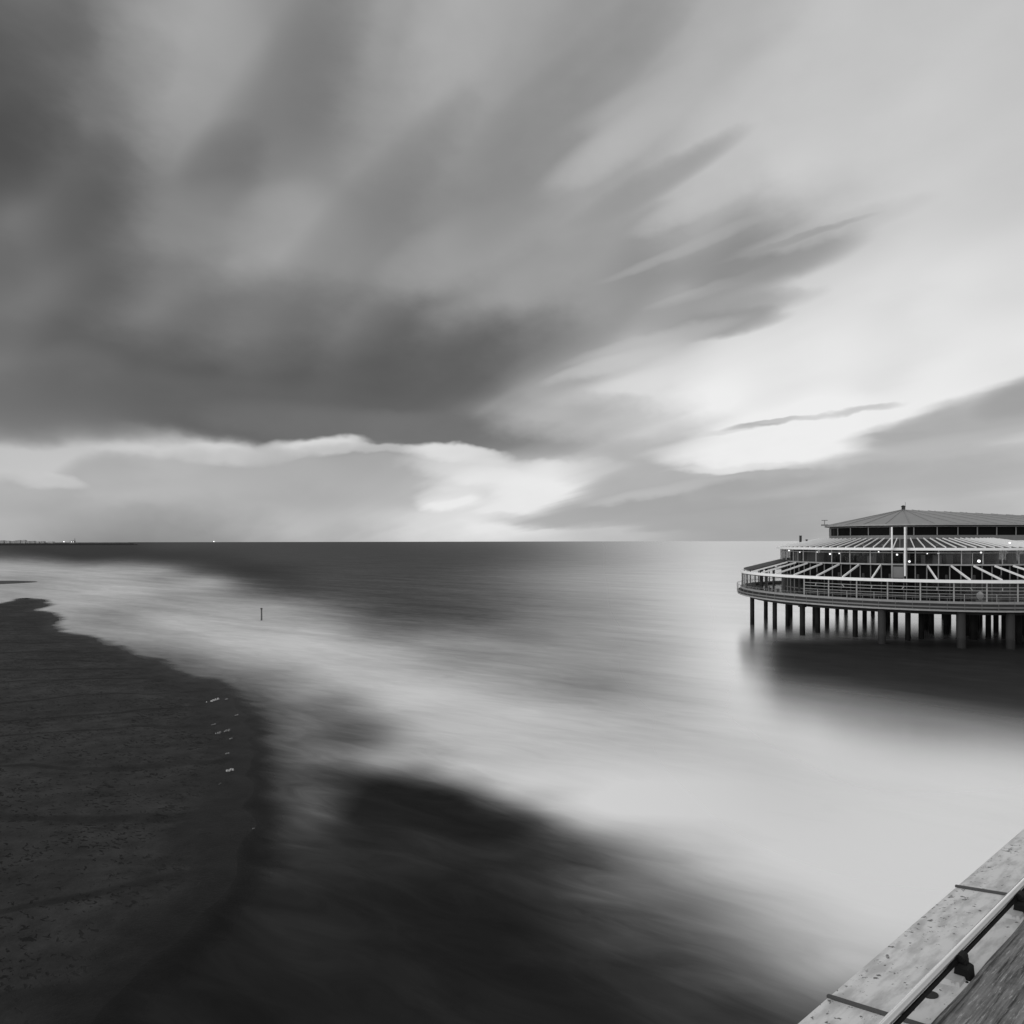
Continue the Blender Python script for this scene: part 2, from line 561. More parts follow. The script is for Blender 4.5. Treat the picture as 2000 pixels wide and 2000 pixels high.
# ------------------------------------------------------------------ sea
WATER = [  # water tones: foam plus sky reflection, both painted into the diffuse colour
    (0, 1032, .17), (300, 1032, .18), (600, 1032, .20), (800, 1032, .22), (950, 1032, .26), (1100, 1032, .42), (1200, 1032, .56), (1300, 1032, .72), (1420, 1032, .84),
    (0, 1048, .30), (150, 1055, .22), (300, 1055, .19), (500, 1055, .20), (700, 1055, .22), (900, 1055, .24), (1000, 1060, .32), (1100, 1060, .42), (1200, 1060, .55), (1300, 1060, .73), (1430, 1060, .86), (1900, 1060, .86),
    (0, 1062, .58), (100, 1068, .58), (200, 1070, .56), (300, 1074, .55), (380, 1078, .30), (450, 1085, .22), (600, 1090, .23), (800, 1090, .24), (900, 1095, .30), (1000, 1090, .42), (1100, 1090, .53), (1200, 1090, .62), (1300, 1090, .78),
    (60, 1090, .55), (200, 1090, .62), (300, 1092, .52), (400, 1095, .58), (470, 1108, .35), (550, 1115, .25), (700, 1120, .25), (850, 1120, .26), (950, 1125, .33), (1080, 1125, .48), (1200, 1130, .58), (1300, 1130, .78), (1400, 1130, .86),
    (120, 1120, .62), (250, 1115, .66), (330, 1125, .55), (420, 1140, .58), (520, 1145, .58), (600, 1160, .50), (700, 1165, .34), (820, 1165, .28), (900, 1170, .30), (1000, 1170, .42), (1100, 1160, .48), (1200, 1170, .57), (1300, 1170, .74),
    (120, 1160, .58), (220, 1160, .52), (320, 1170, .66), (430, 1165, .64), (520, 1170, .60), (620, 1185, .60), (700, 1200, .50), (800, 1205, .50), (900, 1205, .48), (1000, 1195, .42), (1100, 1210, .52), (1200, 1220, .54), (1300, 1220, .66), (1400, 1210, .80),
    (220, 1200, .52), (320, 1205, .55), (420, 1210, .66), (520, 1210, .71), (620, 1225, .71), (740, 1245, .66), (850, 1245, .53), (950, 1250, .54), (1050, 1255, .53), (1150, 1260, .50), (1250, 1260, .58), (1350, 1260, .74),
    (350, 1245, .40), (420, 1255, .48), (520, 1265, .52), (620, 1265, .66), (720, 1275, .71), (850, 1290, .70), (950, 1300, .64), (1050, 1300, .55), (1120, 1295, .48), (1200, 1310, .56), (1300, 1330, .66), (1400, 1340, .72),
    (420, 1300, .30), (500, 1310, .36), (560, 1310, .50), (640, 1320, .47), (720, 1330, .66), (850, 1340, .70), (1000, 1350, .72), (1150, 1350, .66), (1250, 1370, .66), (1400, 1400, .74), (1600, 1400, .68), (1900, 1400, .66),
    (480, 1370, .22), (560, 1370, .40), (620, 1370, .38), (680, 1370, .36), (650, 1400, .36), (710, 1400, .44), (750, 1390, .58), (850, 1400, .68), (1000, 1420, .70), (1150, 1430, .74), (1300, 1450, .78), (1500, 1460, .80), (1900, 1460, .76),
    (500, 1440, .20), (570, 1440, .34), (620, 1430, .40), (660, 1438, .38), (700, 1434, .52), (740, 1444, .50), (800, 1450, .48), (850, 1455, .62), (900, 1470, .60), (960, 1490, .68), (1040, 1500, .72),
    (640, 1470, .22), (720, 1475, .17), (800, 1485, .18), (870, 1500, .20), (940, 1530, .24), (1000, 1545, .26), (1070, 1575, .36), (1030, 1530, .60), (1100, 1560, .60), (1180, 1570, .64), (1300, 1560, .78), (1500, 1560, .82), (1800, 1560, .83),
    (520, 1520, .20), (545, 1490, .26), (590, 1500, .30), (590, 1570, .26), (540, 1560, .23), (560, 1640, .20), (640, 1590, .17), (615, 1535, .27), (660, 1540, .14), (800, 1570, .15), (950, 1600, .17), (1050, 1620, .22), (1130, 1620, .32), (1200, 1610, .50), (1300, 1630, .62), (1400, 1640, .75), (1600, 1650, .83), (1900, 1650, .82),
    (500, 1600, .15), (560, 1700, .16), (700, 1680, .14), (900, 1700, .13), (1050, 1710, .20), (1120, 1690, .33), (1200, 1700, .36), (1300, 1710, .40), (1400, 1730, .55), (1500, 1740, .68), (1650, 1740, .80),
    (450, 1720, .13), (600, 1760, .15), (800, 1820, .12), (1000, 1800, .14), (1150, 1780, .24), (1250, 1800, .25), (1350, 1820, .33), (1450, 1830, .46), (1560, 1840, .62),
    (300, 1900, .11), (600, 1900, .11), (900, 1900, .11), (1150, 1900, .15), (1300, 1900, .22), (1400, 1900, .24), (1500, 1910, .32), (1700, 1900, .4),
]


def ground(px, py, z=0.0):
    d = py - HZ
    Y = (H - z) * F / d
    return Vector(((px - 1000.0) / F * Y, Y, z))


SHORE = [(0, 1178), (26, 1170), (34, 1167), (58, 1166), (82, 1172), (95, 1182), (74, 1189), (96, 1196), (108, 1208), (106, 1220), (114, 1233), (160, 1240), (200, 1250), (238, 1268), (290, 1284), (342, 1309), (380, 1321), (420, 1336), (445, 1355), (462, 1385), (470, 1420),
         (480, 1470), (488, 1530), (494, 1590), (492, 1650), (476, 1710), (445, 1765), (405, 1815), (350, 1865), (290, 1915), (235, 1965), (190, 2010), (120, 2090), (40, 2200)]


def shore_distance(q):
    """signed distance inland of the shoreline, ragged at the edge"""
    pts = [ground(a, b) for a, b in SHORE]
    poly = np.array([(-210, 128), (-160, 134)] + [(p.x, p.y) for p in pts] + [(-14, 2), (-14, -60), (-400, -60), (-400, 110)])
    n = len(poly)
    dmin = np.full(len(q), 1e9)
    inside = np.zeros(len(q), bool)
    for i in range(n):
        a, b = poly[i], poly[(i + 1) % n]
        ab = b - a
        t = np.clip(((q - a) @ ab) / (ab @ ab), 0, 1)
        dmin = np.minimum(dmin, np.hypot(*(q - a - t[:, None] * ab).T))
        c = ((a[1] > q[:, 1]) != (b[1] > q[:, 1]))
        xs = (b[0] - a[0]) * (q[:, 1] - a[1]) / (b[1] - a[1] + 1e-12) + a[0]
        inside ^= c & (q[:, 0] < xs)
    sd_ = np.where(inside, dmin, -dmin)
    r = np.random.RandomState(12)
    for sc_, am in ((.25, .22), (.6, .13), (1.4, .08), (3.0, .05)):
        for _ in range(4):
            an = r.uniform(0, math.pi)
            sd_ = sd_ + am * np.sin(q[:, 0] * math.cos(an) * sc_ + q[:, 1] * math.sin(an) * sc_ + r.uniform(0, 6.3))
    return sd_


def build_sea():
    P = np.array([(a * K / 100, (b * K - HZ) ** .8 * .12) for a, b, c in WATER])
    V = np.array([c for a, b, c in WATER])
    f = thin_plate(P, V, 2e-3)
    th = np.concatenate([np.linspace(-180, -52, 24, endpoint=False), np.linspace(-52, 56, 420, endpoint=False), np.linspace(56, 180, 24, endpoint=False)])
    th = np.radians(th)
    d = np.concatenate([[0.25, 0.6, 1.2, 2.0], np.linspace(3, 480, 300), np.linspace(485, 1600, 90), [2500, 4500]])
    dist = (H * F / d)[::-1]
    nt_, nr = len(th), len(dist)
    TH, DD = np.meshgrid(th, dist)
    X = DD * np.sin(TH)
    Y = DD * np.cos(TH)
    # keep rows parallel to the photo's horizon where it matters
    Yf = np.maximum(Y, DD * .3)
    U = X / Yf
    px = np.clip(1000 + F * U, -60, 2060)
    py = np.clip(HZ + H * F / Yf, HZ + 2, 1990)
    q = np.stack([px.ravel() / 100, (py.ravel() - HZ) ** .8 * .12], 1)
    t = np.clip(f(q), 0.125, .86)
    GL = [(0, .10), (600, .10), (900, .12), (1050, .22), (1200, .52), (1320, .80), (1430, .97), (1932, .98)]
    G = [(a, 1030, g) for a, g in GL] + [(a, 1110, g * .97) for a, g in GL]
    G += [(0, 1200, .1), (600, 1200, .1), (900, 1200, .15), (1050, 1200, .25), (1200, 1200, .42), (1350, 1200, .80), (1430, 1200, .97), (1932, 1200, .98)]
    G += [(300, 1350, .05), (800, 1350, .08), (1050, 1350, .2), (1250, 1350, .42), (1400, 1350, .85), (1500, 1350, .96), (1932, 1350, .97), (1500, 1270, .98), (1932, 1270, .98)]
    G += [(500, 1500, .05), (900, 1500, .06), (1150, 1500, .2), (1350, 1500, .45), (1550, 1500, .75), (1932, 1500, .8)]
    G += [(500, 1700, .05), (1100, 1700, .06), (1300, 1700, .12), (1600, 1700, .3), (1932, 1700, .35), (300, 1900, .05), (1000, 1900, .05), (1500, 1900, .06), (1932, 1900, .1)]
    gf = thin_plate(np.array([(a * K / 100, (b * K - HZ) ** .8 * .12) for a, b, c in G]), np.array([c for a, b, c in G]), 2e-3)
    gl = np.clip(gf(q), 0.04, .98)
    def sm(v, a, b):
        t_ = np.clip((v - a) / (b - a), 0, 1)
        return t_ * t_ * (3 - 2 * t_)
    # painted dark patch: the restaurant's reflection and shade in front of the piles
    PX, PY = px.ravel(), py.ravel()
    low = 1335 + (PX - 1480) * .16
    shade_patch = sm(PX, 1450, 1530) * sm(PY, 1222, 1262) * (1 - sm(PY, low - 60, low + 120))
    shade_core = sm(PX, 1440, 1560) * sm(PY, 1222, 1262) * (1 - sm(PY, low - 40, low + 30))
    t = t * (1 - shade_patch) + (.15 - .03 * shade_core) * shade_patch
    gl = gl * (1 - shade_patch) + (.48 - .36 * shade_core) * shade_patch
    dep = -shore_distance(np.stack([X.ravel(), Y.ravel()], 1))
    dep = np.where(np.hypot(X.ravel(), Y.ravel()) > 400, 50, dep)
    verts = [(0, 0, 0)] + list(zip(X.ravel().tolist(), Y.ravel().tolist(), [0.0] * X.size))
    faces = [(0, 1 + (k + 1) % nt_, 1 + k) for k in range(nt_)]
    for i in range(nr - 1):
        for k in range(nt_):
            a = 1 + i * nt_ + k
            b = 1 + i * nt_ + (k + 1) % nt_
            faces.append((a, b, b + nt_, a + nt_))
    me = bpy.data.meshes.new('sea')
    me.from_pydata(verts, [], faces)
    at = me.attributes.new('surf', 'FLOAT', 'POINT')  # foam tone with the painted reflection and shade included
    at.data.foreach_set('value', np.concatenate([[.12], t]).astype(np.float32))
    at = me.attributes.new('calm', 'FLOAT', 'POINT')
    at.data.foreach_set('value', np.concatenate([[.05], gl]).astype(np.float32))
    at = me.attributes.new('depth', 'FLOAT', 'POINT')
    at.data.foreach_set('value', np.concatenate([[9.0], dep]).astype(np.float32))
    o = bpy.data.objects.new('sea', me)
    COL.objects.link(o)
    tag(o, kind='structure')
    m = bpy.data.materials.new('sea_water')
    m.use_nodes = True
    N = Nodes(m.node_tree)
    b = m.node_tree.nodes['Principled BSDF']
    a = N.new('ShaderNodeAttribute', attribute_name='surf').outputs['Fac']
    tc = N.new('ShaderNodeTexCoord').outputs['Object']
    v = N.mapping(N.mapping(tc, rot=(0, 0, R(38))), scale=(.03, .16, 1))
    n = N.noise(v, 1.0, 4.0, 0.55, 0.6)
    v2 = N.mapping(N.mapping(tc, rot=(0, 0, R(30))), scale=(.25, .8, 1))
    n2 = N.noise(v2, 1.0, 4.0, 0.6, 0.8)
    k = N.math('ADD', N.math('MULTIPLY', N.math('SUBTRACT', n, 0.5), 0.20), N.math('MULTIPLY', N.math('SUBTRACT', n2, 0.5), N.rng(a, 0.2, 0.5, 0.26, 0.14)))
    # streaks live where foam meets clear water
    e = N.math('MULTIPLY', N.rng(a, 0.10, 0.35, 0.35, 1.0), N.rng(a, 0.65, 0.8, 1.0, 0.35))
    tone = N.math('MULTIPLY_ADD', k, e, a)
    tone = N.math('MAXIMUM', tone, 0.05)
    lin = N.math('POWER', tone, 2.2)
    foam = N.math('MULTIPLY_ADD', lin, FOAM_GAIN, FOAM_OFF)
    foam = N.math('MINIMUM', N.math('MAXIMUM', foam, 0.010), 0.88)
    m.node_tree.nodes.remove(b)
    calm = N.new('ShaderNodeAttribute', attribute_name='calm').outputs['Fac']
    fr = N.new('ShaderNodeFresnel')
    fr.inputs[0].default_value = 1.36
    df = N.new('ShaderNodeBsdfDiffuse')
    N.l.new(N.comb(foam, foam, foam), df.inputs[0])
    gs = N.new('ShaderNodeBsdfGlossy')
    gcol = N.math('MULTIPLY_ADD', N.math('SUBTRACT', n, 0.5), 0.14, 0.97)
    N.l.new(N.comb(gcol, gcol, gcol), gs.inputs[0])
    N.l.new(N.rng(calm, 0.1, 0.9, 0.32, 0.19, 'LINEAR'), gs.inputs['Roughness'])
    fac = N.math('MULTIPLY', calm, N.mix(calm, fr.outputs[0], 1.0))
    mx = N.new('ShaderNodeMixShader')
    N.l.new(fac, mx.inputs[0])
    N.l.new(df.outputs[0], mx.inputs[1])
    N.l.new(gs.outputs[0], mx.inputs[2])
    # the last thin film of water over the sand lets the sand through
    dp = N.new('ShaderNodeAttribute', attribute_name='depth').outputs['Fac']
    dpn = N.math('MULTIPLY_ADD', N.math('SUBTRACT', n2, 0.5), 1.0, dp)
    al = N.rng(dpn, -0.5, 1.7, 0.0, 1.0)
    tr = N.new('ShaderNodeBsdfTransparent')
    mx2 = N.new('ShaderNodeMixShader')
    N.l.new(al, mx2.inputs[0])
    N.l.new(tr.outputs[0], mx2.inputs[1])
    N.l.new(mx.outputs[0], mx2.inputs[2])
    N.l.new(mx2.outputs[0], m.node_tree.nodes['Material Output'].inputs[0])
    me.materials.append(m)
    me.polygons.foreach_set('use_smooth', [True] * len(me.polygons))


FOAM_GAIN = 1.36
FOAM_OFF = 0.004
build_sea()

# ------------------------------------------------------------------ beach
def build_beach():
    # radial grid in front of the pier, coarse behind
    th = np.radians(np.concatenate([np.linspace(-178, -46, 40, endpoint=False), np.linspace(-46, -14, 460)]))
    rr = np.concatenate([[3, 8, 12], np.geomspace(14, 175, 430), [200, 260, 340, 420]])
    TH, RR = np.meshgrid(th, rr)
    X = (RR * np.sin(TH))
    Y = (RR * np.cos(TH))
    S = X.shape
    q = np.stack([X.ravel(), Y.ravel()], 1)
    sdist = shore_distance(q)
    z = np.where(sdist > 0, 0.9 * (1 - np.exp(-sdist / 18.0)), 0.05 * np.maximum(sdist, -40))
    # scuffs, tyre ruts and long low ridges
    def wav(sc_, seed):
        r = np.random.RandomState(seed)
        acc = 0
        for _ in range(14):
            an = r.uniform(0, math.pi)
            kx, ky = math.cos(an) * sc_ * r.uniform(.6, 1.5), math.sin(an) * sc_ * r.uniform(.6, 1.5)
            acc = acc + np.sin(q[:, 0] * kx + q[:, 1] * ky + r.uniform(0, 6.3))
        return acc / 14
    inl = np.clip(sdist / 2.5, 0, 1)
    z = z + inl * (0.05 * wav(.5, 1) + 0.020 * wav(1.8, 2))
    verts = np.stack([q[:, 0], q[:, 1], z], 1).tolist()
    nt_ = len(th)
    faces = []
    for i in range(S[0] - 1):
        for k in range(nt_ - 1):
            a = i * nt_ + k
            if max(sdist[a], sdist[a + 1], sdist[a + nt_], sdist[a + nt_ + 1]) < -8:
                continue
            faces.append((a, a + nt_, a + nt_ + 1, a + 1))
    me = bpy.data.meshes.new('beach')
    me.from_pydata(verts, [], faces)
    at = me.attributes.new('inland', 'FLOAT', 'POINT')
    at.data.foreach_set('value', sdist.astype(np.float32))
    me.polygons.foreach_set('use_smooth', [True] * len(me.polygons))
    o = bpy.data.objects.new('beach', me)
    COL.objects.link(o)
    tag(o, kind='structure')
    m = bpy.data.materials.new('damp_sand')
    m.use_nodes = True
    N = Nodes(m.node_tree)
    b = m.node_tree.nodes['Principled BSDF']
    a = N.new('ShaderNodeAttribute', attribute_name='inland').outputs['Fac']
    tc = N.new('ShaderNodeTexCoord').outputs['Object']
    wob = N.noise(tc, 0.35, 3.0, 0.6)
    aw = N.math('MULTIPLY_ADD', N.math('SUBTRACT', wob, 0.5), 5.0, a)
    dry = N.rng(aw, 0.2, 4.6, 0.0, 1.0)
    big = N.noise(tc, 0.12, 3.0, 0.5)
    c = N.mix(dry, 0.010, N.math('MULTIPLY_ADD', big, 0.042, 0.010))
    # footprints: clustered dark hollows
    vs = N.mapping(N.mapping(tc, rot=(0, 0, R(25))), scale=(1.0, 1.7, 1))
    foot = N.noise(vs, 3.2, 2.0, 0.5, 0.8)
    trk = N.noise(tc, 0.35, 3.0, 0.6)
    thr = N.rng(trk, 0.35, 0.62, 0.66, 0.55, 'LINEAR')
    ft = N.rng(N.math('SUBTRACT', foot, thr), 0.0, 0.06, 0.0, 1.0)
    ft = N.math('MULTIPLY', ft, dry)
    # drag lines
    wv = N.new('ShaderNodeTexWave')
    wv.inputs['Scale'].default_value = 0.05
    wv.inputs['Distortion'].default_value = 9.0
    wv.inputs['Detail'].default_value = 3.0
    N.l.new(N.mapping(tc, rot=(0, 0, R(70))), wv.inputs['Vector'])
    ln = N.math('MULTIPLY', N.rng(wv.outputs['Fac'], 0.955, 1.0, 0.0, 0.6), dry)
    ft2 = N.math('MAXIMUM', ft, ln)
    gr = N.noise(tc, 9.0, 5.0, 0.7)
    c = N.math('MULTIPLY', c, N.math('MULTIPLY_ADD', gr, 0.7, 0.65))
    sk = N.noise(N.mapping(N.mapping(tc, rot=(0, 0, R(-12))), scale=(.07, .55, 1)), 1.0, 5.0, 0.6, 0.5)
    c = N.math('MULTIPLY', c, N.rng(sk, 0.3, 0.7, 0.86, 1.14, 'LINEAR'))
    mo = N.noise(tc, 0.9, 5.0, 0.65)
    c = N.math('MULTIPLY', c, N.rng(mo, 0.3, 0.7, 0.62, 1.35, 'LINEAR'))
    c = N.mix(N.math('MULTIPLY', ft2, 0.75), c, 0.005)
    N.l.new(N.comb(c, c, c), b.inputs['Base Color'])
    N.l.new(N.rng(dry, 0, 1, 0.45, 0.9, 'LINEAR'), b.inputs['Roughness'])
    b.inputs['Specular IOR Level'].default_value = 0.12
    hgt = N.math('MULTIPLY_ADD', ft2, -1.0, N.math('MULTIPLY', gr, 0.35))
    bp = N.new('ShaderNodeBump')
    bp.inputs['Strength'].default_value = 0.7
    bp.inputs['Distance'].default_value = 0.06
    N.l.new(hgt, bp.inputs['Height'])
    N.l.new(bp.outputs[0], b.inputs['Normal'])
    me.materials.append(m)
    # small spit at the left edge of the frame
    g = MB()
    c0 = ground(-30, 1137)
    nx, ny = 40, 14
    vs_, fs_ = [], []
    for i in range(ny + 1):
        for k in range(nx):
            t = 2 * math.pi * k / nx
            r = i / ny
            rx, ry = 15.5 * r * (1 + .12 * math.sin(3 * t)), 14 * r
            vs_.append((c0.x + rx * math.cos(t) - 2, c0.y + ry * math.sin(t), 0.28 * (1 - r * r) - 0.06))
    for i in range(ny):
        for k in range(nx):
            fs_.append((i * nx + k, i * nx + (k + 1) % nx, (i + 1) * nx + (k + 1) % nx, (i + 1) * nx + k))
    g.add(vs_, fs_)
    sp = g.build('sand_spit', mat('wet_sand', 0.025, 0.7, 0.2, 0.3), smooth=True)
    tag(sp, kind='structure')
    return o


beach = build_beach()

# ------------------------------------------------------------------ round pier restaurant
TC = math.atan2(765.0, F)
D0 = 112.0
CX, CY = D0 * math.sin(TC), D0 * math.cos(TC)
rest = empty('pier_restaurant', (CX, CY, 0), -TC)
tag(rest, 'round multi-storey pier restaurant with white pergola beams standing on dark piles in the sea', 'restaurant')
BAY = 360.0 / 42.0


def rp(r, a, z):
    t = R(a)
    return (r * math.sin(t), -r * math.cos(t), z)


def to_local(X, Y):
    dx, dy = X - CX, Y - CY
    c, s = math.cos(TC), math.sin(TC)
    return (c * dx - s * dy, s * dx + c * dy)


def add_part(mb, name, m, parent=rest, **kw):
    return mb.build(name, m, parent, **kw)


# deck
dk = MB().ring(0.2, 22.3, 4.22, 4.62)
deck = add_part(dk, 'deck', M['soffit'])
add_part(MB().ring(22.303, 22.5, 4.12, 4.30), 'deck_edge_strip', M['white2'])
add_part(MB().ring(22.303, 22.48, 4.52, 4.68), 'deck_edge_strip', M['grey'])
add_part(MB().ring(22.303, 22.40, 4.30, 4.52), 'deck_fascia', M['dgrey'])
gd = MB()
for i in range(12):
    a = R(i * 30)
    gd.bar((21.5 * math.sin(a), -21.5 * math.cos(a), 4.0), (2 * math.sin(a), -2 * math.cos(a), 4.0), .5, .44)
for r in (9, 15.5, 20.6):
    gd.ring(r - .25, r + .25, 3.62, 4.217)
add_part(gd, 'deck_girders', M['soffit'])
# outer railing round the deck edge
rail = MB().ring(22.56, 22.60, 5.58, 5.62, n=252)
for i in range(84):
    a = (i + .5) * BAY / 2
    rail.bar(rp(22.575, a, 4.30), rp(22.575, a, 5.58), .035, .035)
add_part(rail, 'deck_railing', M['grey'])
# parapet under the terrace glazing
add_part(MB().ring(21.75, 22.0, 4.623, 4.95), 'parapet', M['dgrey'])
add_part(MB().ring(21.72, 22.06, 4.953, 5.20), 'parapet_coping', mat('concrete_coping', .26, .7, .2))

# pale glossy terrace floor, added so reflected sky brightens the open terrace
fm = mat('sky_reflecting_floor', 0.45, 0.22, 0.15, .8, spec=1.0)
add_part(MB().ring(16.1, 21.7, 4.623, 4.66), 'terrace_floor', fm)
# terrace glazing, one window per bay
random.seed(11)
for i in range(-14, 15):
    a0, a1 = (i - .5) * BAY, (i + .5) * BAY
    am = (a0 + a1) / 2
    w = MB()
    left_open = a0 < -38
    w.bar(rp(21.85, a0 + .0, 5.203), rp(21.85, a0, 7.28), .14, .14)
    zs = [(6.78, .07), (6.42, .07)] if not left_open else [(7.2, .08)]
    if not left_open:
        zs += [(6.03, .05), (5.72, .05)]
    for z, h in zs:
        w.ring(21.80, 21.90, z - h / 2, z + h / 2, a0 + .25, a1 - .25)
    if not left_open:
        w.bar(rp(21.85, am + random.uniform(-.8, .8), 6.46), rp(21.85, am, 6.74), .09, .09)
        mm = am + random.choice((-1.6, 1.4, .6))
        w.bar(rp(21.85, mm, 5.203), rp(21.85, mm, 6.0), .06, .06)
    win = add_part(w, 'terrace_window', M['dgrey' if left_open else 'white2'])
    add_part(MB().ring(21.845, 21.855, 5.22, 7.26, a0 + .3, a1 - .3), 'pane', M['glass' if left_open else 'glass2'], win)

# lower pergola
add_part(MB().ring(21.75, 22.15, 7.283, 7.62), 'pergola_beam', M['white'])
add_part(MB().ring(21.60, 21.747, 7.30, 7.42), 'gutter', M['grey'])
for i in range(-17, 18):
    a = (i + .0) * BAY
    if i == 0:
        continue
    add_part(MB().bar(rp(21.74, a, 7.62), rp(16.6, a, 9.00), .13, .20), 'rafter', M['white'])
# solid roof strip over the open end of the terrace
for sgn, a0, a1 in ((-1, -135, -60),):
    n_ = 28
    vs, fs = [], []
    for i in range(n_ + 1):
        a = a0 + (a1 - a0) * i / n_
        vs += [rp(21.6, a, 7.78), rp(16.2, a, 9.22), rp(16.2, a, 9.32), rp(21.6, a, 7.88)]
    for i in range(n_):
        for j in range(4):
            l = (j + 1) % 4
            fs.append((i * 4 + j, (i + 1) * 4 + j, (i + 1) * 4 + l, i * 4 + l))
    add_part(MB().add(vs, fs + [(0, 1, 2, 3), tuple(n_ * 4 + j for j in (3, 2, 1, 0))]), 'terrace_roof', M['dgrey'])
# columns standing on the terrace
for i in range(-14, 15):
    a = (i + .5) * BAY
    add_part(MB().tube([rp(19.2, a, 4.623), rp(19.2, a, 8.05)], .13, 10), 'column', M['dgrey'], smooth=True)
# core wall of the ground storey
add_part(MB().ring(15.6, 16.0, 4.623, 9.02), 'core_wall', M['dglass'])
for i in range(-14, 15):
    a0, a1 = (i - .5) * BAY, (i + .5) * BAY
    w = MB()
    for a in (a0, (a0 + a1) / 2):
        w.bar(rp(16.15, a, 4.623), rp(16.15, a, 9.0), .12, .12)
    w.ring(16.10, 16.20, 7.2, 7.3, a0 + .3, a1 - .3).ring(16.10, 16.20, 5.4, 5.5, a0 + .3, a1 - .3)
    win = add_part(w, 'core_window', M['grey'])
add_part(MB().ring(15.9, 16.55, 9.023, 9.20), 'sill_beam', M['white2'])

# upper storey
add_part(MB().ring(0.3, 15.88, 9.03, 9.18), 'upper_floor', M['floor'])
for i in range(-15, 16):
    a0, a1 = (i - .5) * BAY, (i + .5) * BAY
    w = MB()
    w.bar(rp(16.3, a0, 9.203), rp(16.3, a0, 10.83), .11, .11)
    w.ring(16.26, 16.34, 10.50, 10.58, a0 + .25, a1 - .25)
    if i % 3 == 0:
        w.bar(rp(16.3, (a0 + a1) / 2, 9.203), rp(16.3, (a0 + a1) / 2, 10.5), .07, .07)
    win = add_part(w, 'upper_window', M['white2'])
    add_part(MB().ring(16.295, 16.305, 9.21, 10.82, a0 + .25, a1 - .25), 'pane', M['glass' if (i < -3 and i % 2) else 'glass2'], win)
add_part(MB().ring(16.55, 16.95, 10.84, 11.14), 'canopy_beam', M['white'])
add_part(MB().ring(16.05, 16.547, 10.86, 11.0), 'gutter', M['white2'])
for i in range(-33, 34):
    a = (i + .0) * 360 / 94.0
    if abs(a) < 2.5:
        continue
    add_part(MB().bar(rp(16.5, a, 11.20), rp(11.0, a, 12.32), .09, .14), 'canopy_rafter', M['white'])
# dark sheet roof under the canopy rafters
vs, fs = [], []
for i in range(168):
    a = i * 360 / 168
    vs += [rp(16.5, a, 11.02), rp(10.9, a, 12.12), rp(10.9, a, 12.17), rp(16.5, a, 11.07)]
for i in range(168):
    for j in range(4):
        l = (j + 1) % 4
        q = (i + 1) % 168
        fs.append((i * 4 + j, q * 4 + j, q * 4 + l, i * 4 + l))
add_part(MB().add(vs, fs), 'canopy_roof', M['dgrey'])
# upper core with rooms
add_part(MB().ring(10.4, 10.8, 9.183, 12.2), 'core_wall', M['dglass'])
random.seed(4)
for i in range(64):
    a = random.uniform(-95, 95)
    r = random.uniform(11.5, 15.2)
    if i % 2:
        a = random.uniform(-80, -8)
        r = random.uniform(13.5, 15.6)
    hgt = random.choice((.9, 1.1, 1.4, 1.55))
    wd = random.uniform(.4, 1.6)
    x, y, _ = rp(r, a, 0)
    add_part(MB().box((x, y, 9.183 + hgt / 2), (wd, .35, hgt), R(a)), 'counter' if hgt < 1.2 else 'partition', M[random.choice(('inner', 'dgrey', 'ceil', 'inner', 'white2'))])
for a in (-58, -49, -38, -29, -18, -9, 14, 27, 43, 55):
    x, y, _ = rp(14.5, a, 0)
    add_part(MB().tube([(x, y, 9.183), (x, y, 11.5)], .16, 10), 'column', M['white2'], smooth=True)

# interior and outside lamps
def lamp(px, py, depth_r, rad=.12):
    a_, e_ = direction(px, py)
    d = np.array([math.sin(a_), math.cos(a_)])
    c = np.array([CX, CY])
    b = d @ c
    t = b - math.sqrt(max(b * b - (c @ c - depth_r ** 2), 0))
    X, Y = d * t
    z = H + (HZ - py) / F * Y
    lx, ly = to_local(X, Y)
    m = MB()
    n = 8
    m.tube([(lx, ly, z - rad), (lx, ly, z - rad * .6), (lx, ly, z), (lx, ly, z + rad * .6), (lx, ly, z + rad)], [rad * .2, rad * .85, rad, rad * .8, rad * .2], n)
    add_part(m, 'lamp', M['lamp'], smooth=True)


for px, py, r, s in ((1776, 1098, 15.6, .13), (1912, 1097.5, 15.6, .17), (1752, 1084.5, 15.6, .11), (1541, 1076.5, 15.9, .10), (1562, 1079, 15.9, .10), (1596, 1079, 15.9, .09), (1621, 1083, 15.9, .12),
                     (1639, 1082, 15.9, .08), (1811, 1082.5, 16.0, .07), (1833, 1082, 16.0, .09), (1916, 1081, 16.0, .11), (1716, 1079, 16.0, .08), (1978, 1023, 10.9, .12), (1972, 1062, 15.9, .08), (1886, 1090, 15, .06)):
    lamp(px, py, r, s)

# stair tower in front
st = MB()
for x in (-1.25, .12):
    st.box((x, -17.3, 12.3 if x < 0 else 10.7), (.17, .3, 2.75 if x < 0 else 5.9), 0)
add_part(st, 'stair_post', M['white'])
sp = MB().box((-.56, -17.45, 8.2), (1.1, .1, 1.35), 0)
sp.box((-.56, -17.3, 12.45), (1.1, .1, .10), 0).box((-.4, -17.3, 11.8), (.08, .08, 1.2), 0)
add_part(sp, 'stair_panel', M['grey'])
add_part(MB().box((.30, -17.25, 9.6), (.10, .10, 8.2), 0).box((-1.25, -17.25, 9.2), (.13, .13, 3.4), 0), 'downpipe', M['white2'])

# top storey: long hall with rounded end under a hipped roof
E1 = np.array(to_local(55.8, 97.1))
E2 = np.array(to_local(84.0, 103.5))


